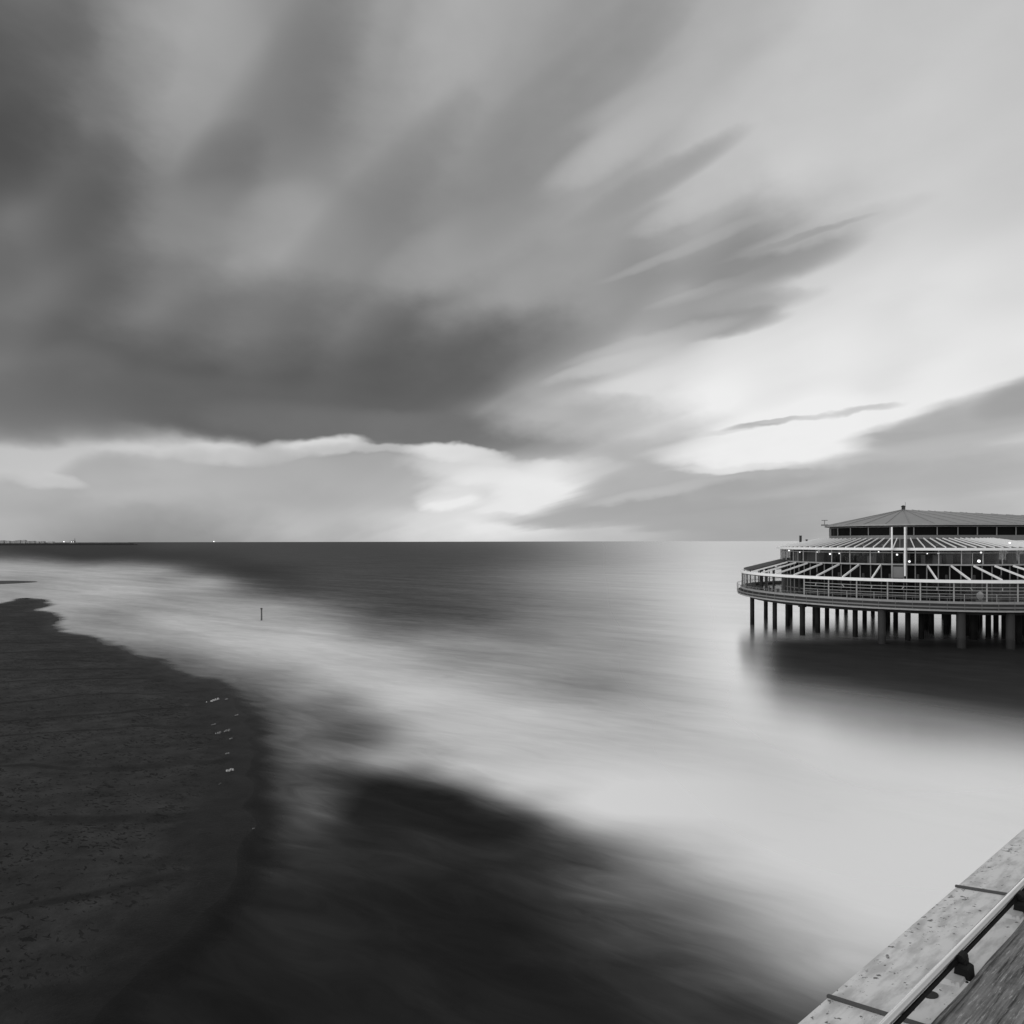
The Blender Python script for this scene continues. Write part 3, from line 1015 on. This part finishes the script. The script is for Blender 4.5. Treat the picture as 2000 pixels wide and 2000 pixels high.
def hall(off, r1=9.6, r2=13.2, n=48):
    """outline of the hall, as the hull of two circles"""
    P_ = []
    for c, r in ((E1, r1 + off), (E2, r2 + off)):
        for k in range(n):
            t = 2 * math.pi * k / n
            P_.append((c[0] + r * math.cos(t), c[1] + r * math.sin(t)))
    P_ = sorted(set(P_))

    def half(p):
        h = []
        for q in p:
            while len(h) >= 2 and (h[-1][0] - h[-2][0]) * (q[1] - h[-2][1]) - (h[-1][1] - h[-2][1]) * (q[0] - h[-2][0]) <= 0:
                h.pop()
            h.append(q)
        return h[:-1]
    hull = half(P_) + half(P_[::-1])
    # resample evenly
    hp = np.array(hull + [hull[0]])
    sl = np.concatenate([[0], np.cumsum(np.hypot(*np.diff(hp, axis=0).T))])
    m = 96
    s = np.linspace(0, sl[-1], m, endpoint=False)
    return np.stack([np.interp(s, sl, hp[:, 0]), np.interp(s, sl, hp[:, 1])], 1)


def hall_band(o0, o1, z0, z1):
    a, b = hall(o0), hall(o1)
    m = len(a)
    mb = MB()
    vs = []
    for i in range(m):
        vs += [(*a[i], z0), (*b[i], z0), (*b[i], z1), (*a[i], z1)]
    fs = []
    for i in range(m):
        j = (i + 1) % m
        for k in range(4):
            l = (k + 1) % 4
            fs.append((i * 4 + k, j * 4 + k, j * 4 + l, i * 4 + l))
    return mb.add(vs, fs)


add_part(hall_band(-.25, 0, 12.05, 12.72), 'hall_sill', M['grey'])
add_part(hall_band(-.5, -.12, 12.723, 14.0), 'hall_glazing', M['dglass'])
add_part(hall_band(-.14, .02, 13.80, 13.90), 'hall_transom', M['grey'])
hp = hall(-.03)
for i in range(len(hp)):
    if i % 2 == 0 and (hp[i][1] < E1[1] + 5):
        x, y = hp[i]
        add_part(MB().box((x, y, 13.25), (.12, .12, 1.05)), 'mullion', M['grey'])
for i in (2, 5):
    pass
ev = hall(.55)
rf = MB()
m_ = len(ev)
ax = (E2 - E1)
vs = [(x, y, 14.22) for x, y in ev]
ts = []
for x, y in ev:
    t = float(np.clip(((np.array([x, y]) - E1) @ ax) / (ax @ ax), 0, 1))
    q = E1 + t * ax
    ts.append(t)
    vs.append((q[0], q[1], 16.45 - .95 * t))
rf.add(vs, [(i, (i + 1) % m_, m_ + (i + 1) % m_, m_ + i) for i in range(m_)])
# standing seams
for i in range(0, m_, 2):
    p0_, p1_ = vs[i], vs[m_ + i]
    rf.bar((p0_[0], p0_[1], p0_[2] + .02), (p1_[0], p1_[1], p1_[2] + .02), .07, .09)
roof = add_part(rf, 'roof', M['roof'])
add_part(hall_band(-.6, .62, 14.0, 14.217), 'eave', M['white2'])
vt = MB().tube([(E1[0], E1[1], 16.3), (E1[0], E1[1], 16.85), (E1[0], E1[1], 16.9), (E1[0], E1[1], 17.05)], [.22, .22, .34, .1], 10)
vt.tube([(E1[0] + .25, E1[1], 16.3), (E1[0] + .25, E1[1], 17.5)], .02, 6)
add_part(vt, 'roof_vent', M['dgrey'], roof)
# vent pipes at the left of the canopy
for px, top, bot, Y, r in ((1563.5, 1047, 1068, 101, .17), (1575.5, 1054.5, 1066, 100, .14)):
    X = (px - 1000) / F * Y
    lx, ly = to_local(X, Y)
    zb = H + (HZ - bot) / F * Y
    zt = H + (HZ - top) / F * Y
    add_part(MB().tube([(lx, ly, zb), (lx, ly, zt - .1), (lx, ly, zt - .08), (lx, ly, zt)], [r, r, r * 1.15, r * 1.15], 10), 'vent_pipe', M['dgrey'], smooth=True)
# siren brackets at the left corner of the eave
lx, ly = to_local((1610.5 - 1000) / F * 99.5, 99.5)
add_part(MB().box((lx, ly, 15.0), (.8, .3, .1)).box((lx, ly, 14.6), (.1, .1, .8)).box((lx, ly, 14.3), (.9, .5, .22)), 'eave_bracket', M['grey'])

# piles
def make_pile(r, m, cap=True, zt=4.2):
    b = MB().tube([(0, 0, -3), (0, 0, 1.2), (0, 0, zt - .6), (0, 0, zt - .6 + .01), (0, 0, zt - .03)], [r * 1.04, r, r, r * (1.5 if cap else 1.0), r * (1.7 if cap else 1.0)], 16)
    return b.build('pile', m, rest, smooth=True)


for k_ in ('pile', 'pile2'):
    # dark weed and tide band on the lower part of each pile
    nt = M[k_].node_tree
    N = Nodes(nt)
    b = nt.nodes['Principled BSDF']
    old = b.inputs['Base Color'].links[0].from_socket
    tc = N.new('ShaderNodeTexCoord').outputs['Object']
    sp_ = N.new('ShaderNodeSeparateXYZ')
    N.l.new(tc, sp_.inputs[0])
    zz = N.math('MULTIPLY_ADD', N.noise(tc, 2.5, 4.0, .6), 1.2, sp_.outputs[2])
    kk = N.rng(zz, 1.3, 2.1, .35, 1.0)
    mm = N.new('ShaderNodeVectorMath', operation='MULTIPLY')
    N.l.new(old, mm.inputs[0])
    N.l.new(N.comb(kk, kk, kk), mm.inputs[1])
    N.l.new(mm.outputs[0], b.inputs['Base Color'])
proto = [make_pile(.30, M['pile'], False), make_pile(.33, M['pile'], True), make_pile(.42, M['pile2'], False, 4.0), make_pile(.42, M['pile'], False)]
used = [False] * 4


def pile_at(px, frac, kind):
    """frac 0 = near rim along this line of sight, 1 = far rim"""
    d = np.array([(px - 1000) / F, 1.0])
    n = math.hypot(*d)
    d = d / n
    c = np.array([CX, CY])
    b = d @ c
    q = math.sqrt(max(b * b - (c @ c - 21.6 ** 2), 0.01))
    t = b - q + 2 * q * frac
    lx, ly = to_local(*(d * t))
    o = proto[kind]
    if used[kind]:
        o = o.copy()
        COL.objects.link(o)
    used[kind] = True
    o.location = (lx, ly, 0)


for px, fr, k in ((1469, .05, 0), (1495.5, .6, 0), (1513, .08, 0), (1538, .25, 0), (1544, .7, 0), (1567, .0, 1), (1591, .3, 0), (1597, .12, 0), (1615, .4, 0), (1635, .8, 0), (1652, .9, 0), (1670, .1, 0), (1688.5, .5, 0), (1704.5, .85, 0),
                  (1722, .0, 2), (1728, .3, 0), (1734, .5, 0), (1749, .4, 0), (1773, .1, 0), (1799, .15, 0), (1806, .4, 3), (1813, .7, 0), (1819, .3, 0), (1843, .85, 0), (1848, .3, 0), (1853, .6, 0),
                  (1877, .0, 2), (1872, .5, 0), (1885, .3, 3), (1893, .4, 0), (1901, .2, 3), (1908, .5, 0), (1914, .65, 0), (1930, .3, 0), (1945, .45, 0), (1961, .3, 0), (1968, .6, 0), (1973, .0, 2), (1982, .25, 3), (1990, .15, 0), (1997, .4, 3),
                  (2010, .1, 0), (2022, .5, 0), (2035, .0, 2), (2060, .3, 0), (2090, .5, 0), (2130, .2, 0), (2170, .1, 2)):
    pile_at(px, fr, k)

# terrace furniture seen through the glazing at the left
def make_table():
    t = empty('terrace_table')
    tp = MB().tube([(0, 0, .72), (0, 0, .76)], .42, 16).build('table_top', M['wood'], t)
    MB().tube([(0, 0, 0), (0, 0, .03), (0, 0, .05), (0, 0, .717)], [.24, .22, .04, .035], 10).build('pedestal', M['dgrey'], t)
    return t


def make_chair():
    t = empty('terrace_chair')
    MB().box((0, 0, .45), (.44, .44, .05)).build('seat', M['wood'], t, bevel=.01)
    MB().box((0, .21, .72), (.42, .04, .40)).build('backrest', M['wood'], t, bevel=.01)
    for x in (-.19, .19):
        for y in (-.19, .19):
            MB().tube([(x, y, 0), (x * .95, y * .95, .425)], .017, 6).build('leg', M['dgrey'], t)
    return t


tb, ch = make_table(), make_chair()
k = 0
for i, a in enumerate((-86, -79, -72, -65, -57, -49, -40, -30)):
    o = tb if i == 0 else copy_tree(tb)
    lx, ly, _ = rp(20.4, a, 0)
    wpos = rest_m = Matrix.Translation((CX, CY, 0)) @ Matrix.Rotation(-TC, 4, 'Z')
    p = wpos @ Vector((lx, ly, 4.623))
    o.location = p
    tag(o, 'small round pedestal table on the restaurant terrace behind the outer glazing', 'table', 'tables along the restaurant terrace')
    for sgn in (-1, 1):
        c = ch if k == 0 else copy_tree(ch)
        k += 1
        lx, ly, _ = rp(20.4, a + sgn * 2.1, 0)
        c.location = wpos @ Vector((lx, ly, 4.623))
        c.rotation_euler = (0, 0, -TC + R(a) + (R(-90) if sgn > 0 else R(90)))
        tag(c, 'dark chair facing a small round table on the restaurant terrace', 'chair', 'chairs along the restaurant terrace')
# pale floor lamp figure in the terrace bay on the right
fl = empty('terrace_lantern')
lx, ly = to_local((1914 - 1000) / F * 78.8, 78.8)
fl.location = (Matrix.Translation((CX, CY, 0)) @ Matrix.Rotation(-TC, 4, 'Z')) @ Vector((lx, ly, 4.623))
MB().box((0, 0, .25), (1.3, .5, .5)).build('plinth', M['white2'], fl, bevel=.03)
MB().tube([(0, 0, .5), (0, 0, .62), (0, 0, .9), (0, 0, 1.25), (0, 0, 1.4), (0, 0, 1.5)], [.08, .2, .36, .34, .18, .05], 14).build('globe', M['white'], fl, smooth=True)
tag(fl, 'pale rounded lantern on a low plinth behind the terrace glazing', 'lantern')

# ------------------------------------------------------------------ near pier edge: ledge, tube rail, timber
PA = math.atan2(1654.0, F)
pier = empty('pier_walkway', (0, 0, 0), math.pi / 2 - PA)   # local +X runs along the pier, local +Y out over the sea
tag(pier, 'near edge of the pier with pale metal ledge panels, tubular handrail and weathered timber', 'pier')
SW, TW = 1.20, 2.136
SO = 1.624
TO = 1.37 * SO
SL = (TO - TW) / (SO - SW)


def lz(s):
    return H - TW - SL * (s - SW)


M['ledge'] = mat('pale_painted_ledge', 0.60, 0.6, 0.07, 2.0, dark=0.0, bump=0.15)
# lichen and rust spots on the ledge
nt = M['ledge'].node_tree
N = Nodes(nt)
b = nt.nodes['Principled BSDF']
tc = N.new('ShaderNodeTexCoord').outputs['Object']
sepn = N.new('ShaderNodeSeparateXYZ')
N.l.new(tc, sepn.inputs[0])
edge = N.rng(sepn.outputs[1], SW + .15, SO, 0.0, 1.0, 'LINEAR')
s1 = N.noise(tc, 26.0, 4.0, 0.65)
s0 = N.noise(tc, 3.0, 3.0, 0.6)
thr = N.math('SUBTRACT', 0.715, N.math('ADD', N.math('MULTIPLY', edge, 0.07), N.math('MULTIPLY', s0, 0.13)))
spot = N.rng(N.math('SUBTRACT', s1, thr), 0.0, 0.05, 0.0, 0.85)
old = b.inputs['Base Color'].links[0].from_socket
stn = N.noise(N.mapping(tc, scale=(1, 3, 1)), 5.0, 4.0, 0.6)
mixn = N.new('ShaderNodeMix')
mixn.data_type = 'RGBA'
N.l.new(spot, mixn.inputs[0])
N.l.new(old, mixn.inputs[6])
mixn.inputs[7].default_value = (.03, .03, .03, 1)
mul = N.new('ShaderNodeVectorMath', operation='MULTIPLY')
N.l.new(mixn.outputs[2], mul.inputs[0])
sf = N.rng(stn, 0.38, 0.68, 1.06, 0.70)
N.l.new(N.comb(sf, sf, sf), mul.inputs[1])
N.l.new(mul.outputs[0], b.inputs['Base Color'])

J0 = 2.018 * SO
PL = 1.036 * SO
for i in range(-3, 9):
    x0, x1 = J0 + PL * i + .006, J0 + PL * (i + 1) - .006
    mb = MB()
    th = .02
    # folded sheet: sloping top, down-turned drip edge and a raised lip at each joint
    prof = [(SW - .05, lz(SW - .05)), (SO, lz(SO)), (SO, lz(SO) - .11), (SO - th, lz(SO) - .11), (SO - th, lz(SO) - .022), (SW - .05, lz(SW - .05) - .022)]
    vs = [(x, s, z) for x in (x0, x1) for s, z in prof]
    n = len(prof)
    fs = [tuple(range(n))[::-1], tuple(n + q for q in range(n))] + [(q, (q + 1) % n, n + (q + 1) % n, n + q) for q in range(n)]
    mb.add(vs, fs)
    p = mb.build('ledge_panel', M['ledge'], pier, bevel=.004)
    jn = MB()
    h = .006
    vs = [(x, s, lz(s) + dz) for x in (x0 - .014, x0 + .002) for s, dz in ((SW - .04, .001), (SO + .003, .001), (SO + .003, h + .008), (SW - .04, h + .008))]
    jn.add(vs, [(0, 1, 2, 3), (7, 6, 5, 4), (0, 4, 5, 1), (1, 5, 6, 2), (2, 6, 7, 3), (3, 7, 4, 0)])
    jn.build('joint_strip', mat('dark_joint', 0.05, 0.6) if i == -3 else bpy.data.materials['dark_joint'], p)
# support wall under the ledge
MB().box((9, SW + .13, H - TW - .9), (36, .5, 1.6)).build('edge_beam', M['grey'], pier)
# dark drain hole on the ledge
hx = 0
hr = MB()
hcx, hcs = 3.56, 1.274
vs = [(hcx + .036 * math.cos(2 * math.pi * k / 20), hcs + .034 * math.sin(2 * math.pi * k / 20), lz(hcs + .034 * math.sin(2 * math.pi * k / 20)) + .004) for k in range(20)]
vs2 = [(x, s, z - .003) for x, s, z in vs]
hr.add(vs + vs2, [tuple(range(20))] + [(k, (k + 1) % 20, 20 + (k + 1) % 20, 20 + k) for k in range(20)])
hr.build('drain_cap', M['soffit'], pier)

# handrail tube
RS, RZ = 1.25, H - 2.03
M['tube'] = mat('handrail_steel', 0.94, 0.14, 0.04, 8.0, spec=0.6, metal=1.0)
MB().tube([(x, RS, RZ) for x in np.linspace(-3, 24, 28)], .0175, 24).build('handrail', M['tube'], pier, smooth=True)
MB().box((10.5, RS - .004, RZ - .030), (27, .026, .024)).build('handrail_shade_strip', mat('tube_shade_black', 0.008, 0.6, .2, spec=.1), pier)  # added black strip for the shade on the tube's underside
M['brk'] = mat('black_bracket', 0.008, 0.6, 0.3, 12.0, spec=.15)
M['plate'] = mat('bracket_plate', 0.42, 0.5, 0.1, 9.0, dark=.5, dscale=30)


def make_bracket():
    b_ = MB()
    zt = RZ - .012
    # tapering upright, wider at the foot, with a clamp collar under the tube
    for (xa, xb, z0, z1, d0, d1) in ((.026, .030, -.0, .062, .030, .024), (.030, .018, .062, .075, .024, .016), (.016, .014, .075, zt - lz(RS) - .004, .012, .012)):
        vs = []
        for xx, z, dd in ((xa, z0, d0), (xb, z1, d1)):
            for sx, sy in ((-1, -1), (1, -1), (1, 1), (-1, 1)):
                vs.append((sx * xx, sy * dd - .01, z))
        b_.add(vs, [(0, 3, 2, 1), (4, 5, 6, 7), (0, 1, 5, 4), (1, 2, 6, 5), (2, 3, 7, 6), (3, 0, 4, 7)])
    b_.tube([(-.024, 0, zt - lz(RS) - .004), (.024, 0, zt - lz(RS) - .004)], .018, 12)
    o = b_.build('bracket', M['brk'], pier, bevel=.002)
    f = MB()
    # wedge-shaped foot plate
    vs = [(-.12, -.035, -.02), (.035, -.035, -.02), (.035, .06, -.04), (-.12, .06, -.04), (-.085, -.02, .024), (.028, -.02, .024), (.028, .045, .014), (-.085, .045, .014)]
    f.add(vs, [(0, 3, 2, 1), (4, 5, 6, 7), (0, 1, 5, 4), (1, 2, 6, 5), (2, 3, 7, 6), (3, 0, 4, 7)])
    fo = f.build('foot_plate', M['plate'], o, bevel=.002)
    bt = MB()
    for x in (-.03, .03):
        bt.tube([(x - .01, -.028, .004), (x - .01, -.034, .014)], .005, 8)
    bt.build('bolt', M['brk'], o)
    return o


b0 = make_bracket()
for i in range(-3, 12):
    o = b0 if i == -3 else copy_tree(b0, pier)
    o.location = (3.82 + .92 * i, RS - .022, lz(RS) + .002)
    o.scale = (1.25, 1.25, 1.0)

# weathered timber
m = bpy.data.materials.new('weathered_timber')
m.use_nodes = True
N = Nodes(m.node_tree)
b = m.node_tree.nodes['Principled BSDF']
tc = N.new('ShaderNodeTexCoord').outputs['Object']
g1 = N.noise(N.mapping(tc, scale=(.8, 16, 16)), 2.2, 7.0, 0.7, 0.35)
g2 = N.noise(N.mapping(tc, scale=(5, 50, 50)), 2.0, 5.0, 0.7, 0.1)
g3 = N.noise(tc, 5.0, 5.0, 0.7)
c = N.math('MULTIPLY_ADD', N.rng(g1, 0.35, 0.68, -1.0, 1.0), 0.08, 0.15)
c = N.math('MULTIPLY_ADD', N.math('SUBTRACT', g3, 0.5), 0.28, c)
c = N.math('MULTIPLY_ADD', N.rng(g2, 0.55, 0.68, 0.0, 1.0), 0.22, c)
cr = N.rng(g1, 0.44, 0.39, 0.0, 0.85)
c = N.mix(cr, c, 0.02)
c = N.math('MAXIMUM', c, 0.02)
N.l.new(N.comb(c, c, c), b.inputs['Base Color'])
b.inputs['Roughness'].default_value = 0.8
bp = N.new('ShaderNodeBump')
bp.inputs['Strength'].default_value = 0.9
bp.inputs['Distance'].default_value = 0.012
N.l.new(N.math('ADD', g1, N.math('MULTIPLY', g2, 0.6)), bp.inputs['Height'])
N.l.new(bp.outputs[0], b.inputs['Normal'])
M['timber'] = m
tm = MB()
ns, nx = 16, 260
vs = []
rr_ = random.Random(3)
ph = [(rr_.uniform(2, 9), rr_.uniform(0, 6)) for _ in range(6)]
for i in range(nx + 1):
    x = -3 + 24 * i / nx
    ragged = .006 * sum(math.sin(x * p + q) for p, q in ph) / 3
    for j in range(ns + 1):
        t = j / ns
        s = SW + .004 + ragged * (1 - t) - .46 * t
        crown = .030 * math.sin(math.pi * min(1, t * 1.15 + .0)) ** .7 if t < .87 else 0
        edge_drop = -.05 * max(0, 1 - t * 9) ** 2
        gr = .003 * math.sin(t * 40 + .6 * math.sin(x * 1.3) + x * .4)
        vs.append((x, s, H - TW + .015 + crown + edge_drop + gr))
    vs.append((x, SW - .48, H - TW - .25))
    vs.append((x, SW - .02, H - TW - .25))
w_ = ns + 3
fs = []
for i in range(nx):
    for j in range(w_):
        k2 = (j + 1) % w_
        fs.append((i * w_ + j, i * w_ + k2, (i + 1) * w_ + k2, (i + 1) * w_ + j))
fs.append(tuple(range(w_)))
fs.append(tuple(nx * w_ + k for k in range(w_))[::-1])
tm.add(vs, fs)
tm.build('timber_beam', M['timber'], pier, smooth=True)
# deck boards and supports of the walkway
dkk = MB()
for i in range(14):
    dkk.box((9, SW - .62 - .21 * i, H - 2.62), (36, .195, .06))
dkk.build('deck_boards', M['timber'], pier)
for i in range(-1, 4):
    MB().tube([(6 * i + 3, -.4, -2), (6 * i + 3, -.4, H - 2.66)], .35, 16).build('pile', M['pile'], pier, smooth=True)
    MB().box((6 * i + 3, -.7, H - 2.95), (.4, 3.4, .5)).build('cross_beam', M['grey'], pier)

# ------------------------------------------------------------------ marker pole
g = ground(510.5, 1211)
mp = empty('marker_pole', (g.x, g.y, 0))
tag(mp, 'thin upright marker pole standing alone in the pale surf', 'pole')
MB().tube([(0, 0, -1.5), (.01, 0, 0.8), (.0, 0, 1.75)], [.14, .12, .11], 10).build('shaft', mat('weathered_pole', 0.10, .8, .3), mp, smooth=True)
MB().tube([(0, 0, 1.72), (0, 0, 1.86), (0, 0, 1.92)], [.17, .17, .05], 10).build('cap', mat('pole_cap', 0.04, .6), mp, smooth=True)

# ------------------------------------------------------------------ foam left on the sand
M['foam2'] = mat('thin_foam', 0.16, 0.8, 0.3, 8.0)
M['foam'] = mat('sea_foam', 0.36, 0.7, 0.15, 8.0, bump=.4)
BL = [(415, 1368, 14, 7, 'largest pale foam clump at the upper end of the tideline beside the dark groove'),
      (449, 1504, 14, 8, 'bright foam clump alone on the wet sand halfway down the tideline'),
      (424, 1432, 9, 5, 'foam scrap left of its twin in the middle of the tideline'),
      (444, 1427, 9, 5, 'foam scrap right of its twin in the middle of the tideline'),
      (417, 1414, 5, 3, 'tiny foam fleck just above the pair of foam scraps'),
      (442, 1365, 6, 2, 'thin foam fleck right of the largest foam clump'),
      (451, 1442, 6, 3, 'faint foam fleck below the pair of foam scraps'),
      (444, 1471, 7, 3, 'faint foam fleck above the lower bright foam clump'),
      (429, 1530, 2, 6, 'narrow upright foam fleck below the lower bright foam clump'),
      (494, 1618, 4, 3, 'lowest small foam fleck at the water edge'),
      (462, 1396, 6, 2, 'foam fleck nearest the surf on the upper wet sand')]
# beach height lookup
bv = np.array([v.co[:] for v in beach.data.vertices])
for px, py, w, h, lab in BL:
    g = ground(px, py)
    for _ in range(3):
        j = np.argmin((bv[:, 0] - g.x) ** 2 + (bv[:, 1] - g.y) ** 2)
        zg = max(bv[j, 2], 0)
        g = ground(px, py, zg)
    sc_ = g.y / F
    mb = MB()
    r2 = random.Random(int(px))
    for q in range(9):
        syy = g.y * g.y / (F * H)
        tt = r2.uniform(-.4, .4)
        ox, oy = tt * w * sc_ + r2.uniform(-.1, .1) * w * sc_, (tt * .7 + r2.uniform(-.25, .25)) * h * syy
        rad = r2.uniform(.14, .27) * min(w, 9) * sc_
        n = 8
        hh = min(rad * .8 + .02, .25) * (1.4 if w > 8 else 1)
        mb.tube([(ox, oy, -.02), (ox, oy, hh * .35), (ox, oy, hh * .8), (ox, oy, hh)], [rad, rad * .92, rad * .55, rad * .1], n)
    o = mb.build('foam_clump', M['foam'] if w > 8 and w != 9 else M['foam2'], smooth=True)
    o.location = (g.x, g.y, zg)
    tag(o, lab, 'foam', 'foam clumps along the tideline')

# ------------------------------------------------------------------ breakwater and far shore
def breakwater():
    b_ = MB()
    r2 = random.Random(2)
    p0, p1 = Vector((-2500, 2450, 0)), Vector(((268 - 1000) / F * 2850, 2850, 0))
    d = (p1 - p0)
    n = 260
    nrm = Vector((-d.y, d.x, 0)).normalized()
    vs, fs = [], []
    for i in range(n + 1):
        t = i / n
        p = p0 + d * t
        hgt = (7.3 - 1.2 * t) * (1 if t < .985 else .55) + r2.uniform(-.35, .35)
        for o_, z in ((-14, -1), (-5, hgt * .55 + r2.uniform(-.5, .5)), (-2.5, hgt), (2.5, hgt), (5, hgt * .6), (14, -1)):
            q = p + nrm * o_
            vs.append((q.x, q.y, z))
    for i in range(n):
        for j in range(5):
            fs.append((i * 6 + j, i * 6 + j + 1, (i + 1) * 6 + j + 1, (i + 1) * 6 + j))
    fs += [(0, 1, 2, 3, 4, 5), tuple(n * 6 + k for k in (5, 4, 3, 2, 1, 0))]
    o = b_.add(vs, fs).build('breakwater', mat('dark_rubble', 0.005, .9, .4, .2))
    tag(o, 'long low dark breakwater on the horizon at the far left', 'breakwater')


breakwater()
# strip of far land
M['far'] = mat('hazy_concrete', 0.30, 0.9, 0.15, .05)
M['far2'] = mat('pale_far_wall', 0.36, 0.9, 0.15, .05)
FD = 9000.0
land = MB()
vs = []
nn = 90
r2 = random.Random(9)
for i in range(nn + 1):
    px = -400 + 600 * i / nn
    X = (px - 1000) / F * FD
    for y, z in ((0, -1), (0, 8 + r2.uniform(-2, 3)), (600, 8), (600, -1)):
        vs.append((X, FD + 600 + y, z))
fs = []
for i in range(nn):
    for j in range(4):
        k2 = (j + 1) % 4
        fs.append((i * 4 + j, i * 4 + k2, (i + 1) * 4 + k2, (i + 1) * 4 + j))
land.add(vs, fs + [(0, 1, 2, 3), tuple(nn * 4 + k for k in (3, 2, 1, 0))])
lo = land.build('far_shore', mat('dune_grass', 0.12, .9, .3, .01))
tag(lo, kind='structure')


def tower(px, wpx, hpx, m, name='harbour_building', cat='building', lab='', extra=None):
    Y = FD
    X = (px - 1000) / F * Y
    w = wpx / F * Y
    h = 9 + .65 * hpx / F * Y
    b_ = MB().box((0, 0, h / 2 - 1), (w, w * .7, h + 2))
    b_.box((w * .12, 0, h + h * .04), (w * .4, w * .35, h * .08))
    b_.box((-w * .25, -w * .36, h * .45), (w * .1, w * .04, h * .9))
    o = b_.build(name, m)
    o.location = (X, Y, 0)
    tag(o, lab, cat, 'harbour buildings on the far left skyline')
    return o


r2 = random.Random(21)
specs = [(4, 12, 6.0, 0), (16, 9, 5.0, 1), (27, 8, 4.5, 0), (37, 10, 6.5, 0), (47, 8, 7.0, 1), (56, 7, 4.0, 0), (65, 8, 4.5, 0), (74, 6, 3.0, 1), (84, 7, 3.6, 0), (100, 10, 2.4, 1), (142, 8, 5.2, 0), (-12, 14, 6.5, 0)]
lb = {0: 'wide block at the left frame edge of the skyline', 1: 'low block second from the frame edge of the skyline', 3: 'tall grey block midway along the left skyline', 4: 'tallest pale block of the left skyline', 10: 'lone grey block left of the bright harbour light', 9: 'lowest wide block at the right end of the skyline row'}
for i, (px, w, h, k3) in enumerate(specs[:-1]):
    tower(px, w, h, M['far2' if k3 else 'far'], lab=lb.get(i, 'small faint grey harbour block among others on the hazy left skyline'))
# slim chimney
ck = MB().tube([(0, 0, 0), (0, 0, 62)], [7, 4], 10).build('chimney_stack', M['far'], smooth=True)
ck.location = ((146 - 1000) / F * FD, FD, 0)
tag(ck, 'slim smoke stack rising beside the lone grey block on the skyline', 'chimney')
for px, s, lab in ((154, 6.0, 'brightest harbour light on the left horizon'), (168, 4.5, 'harbour light right of the brightest one on the horizon'), (172, 3.5, 'smallest of the paired harbour lights on the horizon'), (437, 6, 'pale ship light far out on the horizon')):
    X = (px - 1000) / F * FD
    t = empty('harbour_light', (X, FD - 300, 0))
    MB().tube([(0, 0, 0), (0, 0, 14)], 1.2, 8).build('mast', M['far'], t)
    MB().tube([(0, 0, 14), (0, 0, 14 + s * .4), (0, 0, 14 + s * 1.2), (0, 0, 14 + s * 1.6)], [s * .3, s * .8, s * .8, s * .2], 10).build('lantern', emit_mat('harbour_glow', 3.0) if px == 154 else bpy.data.materials['harbour_glow'], t, smooth=True)
    tag(t, lab, 'light')
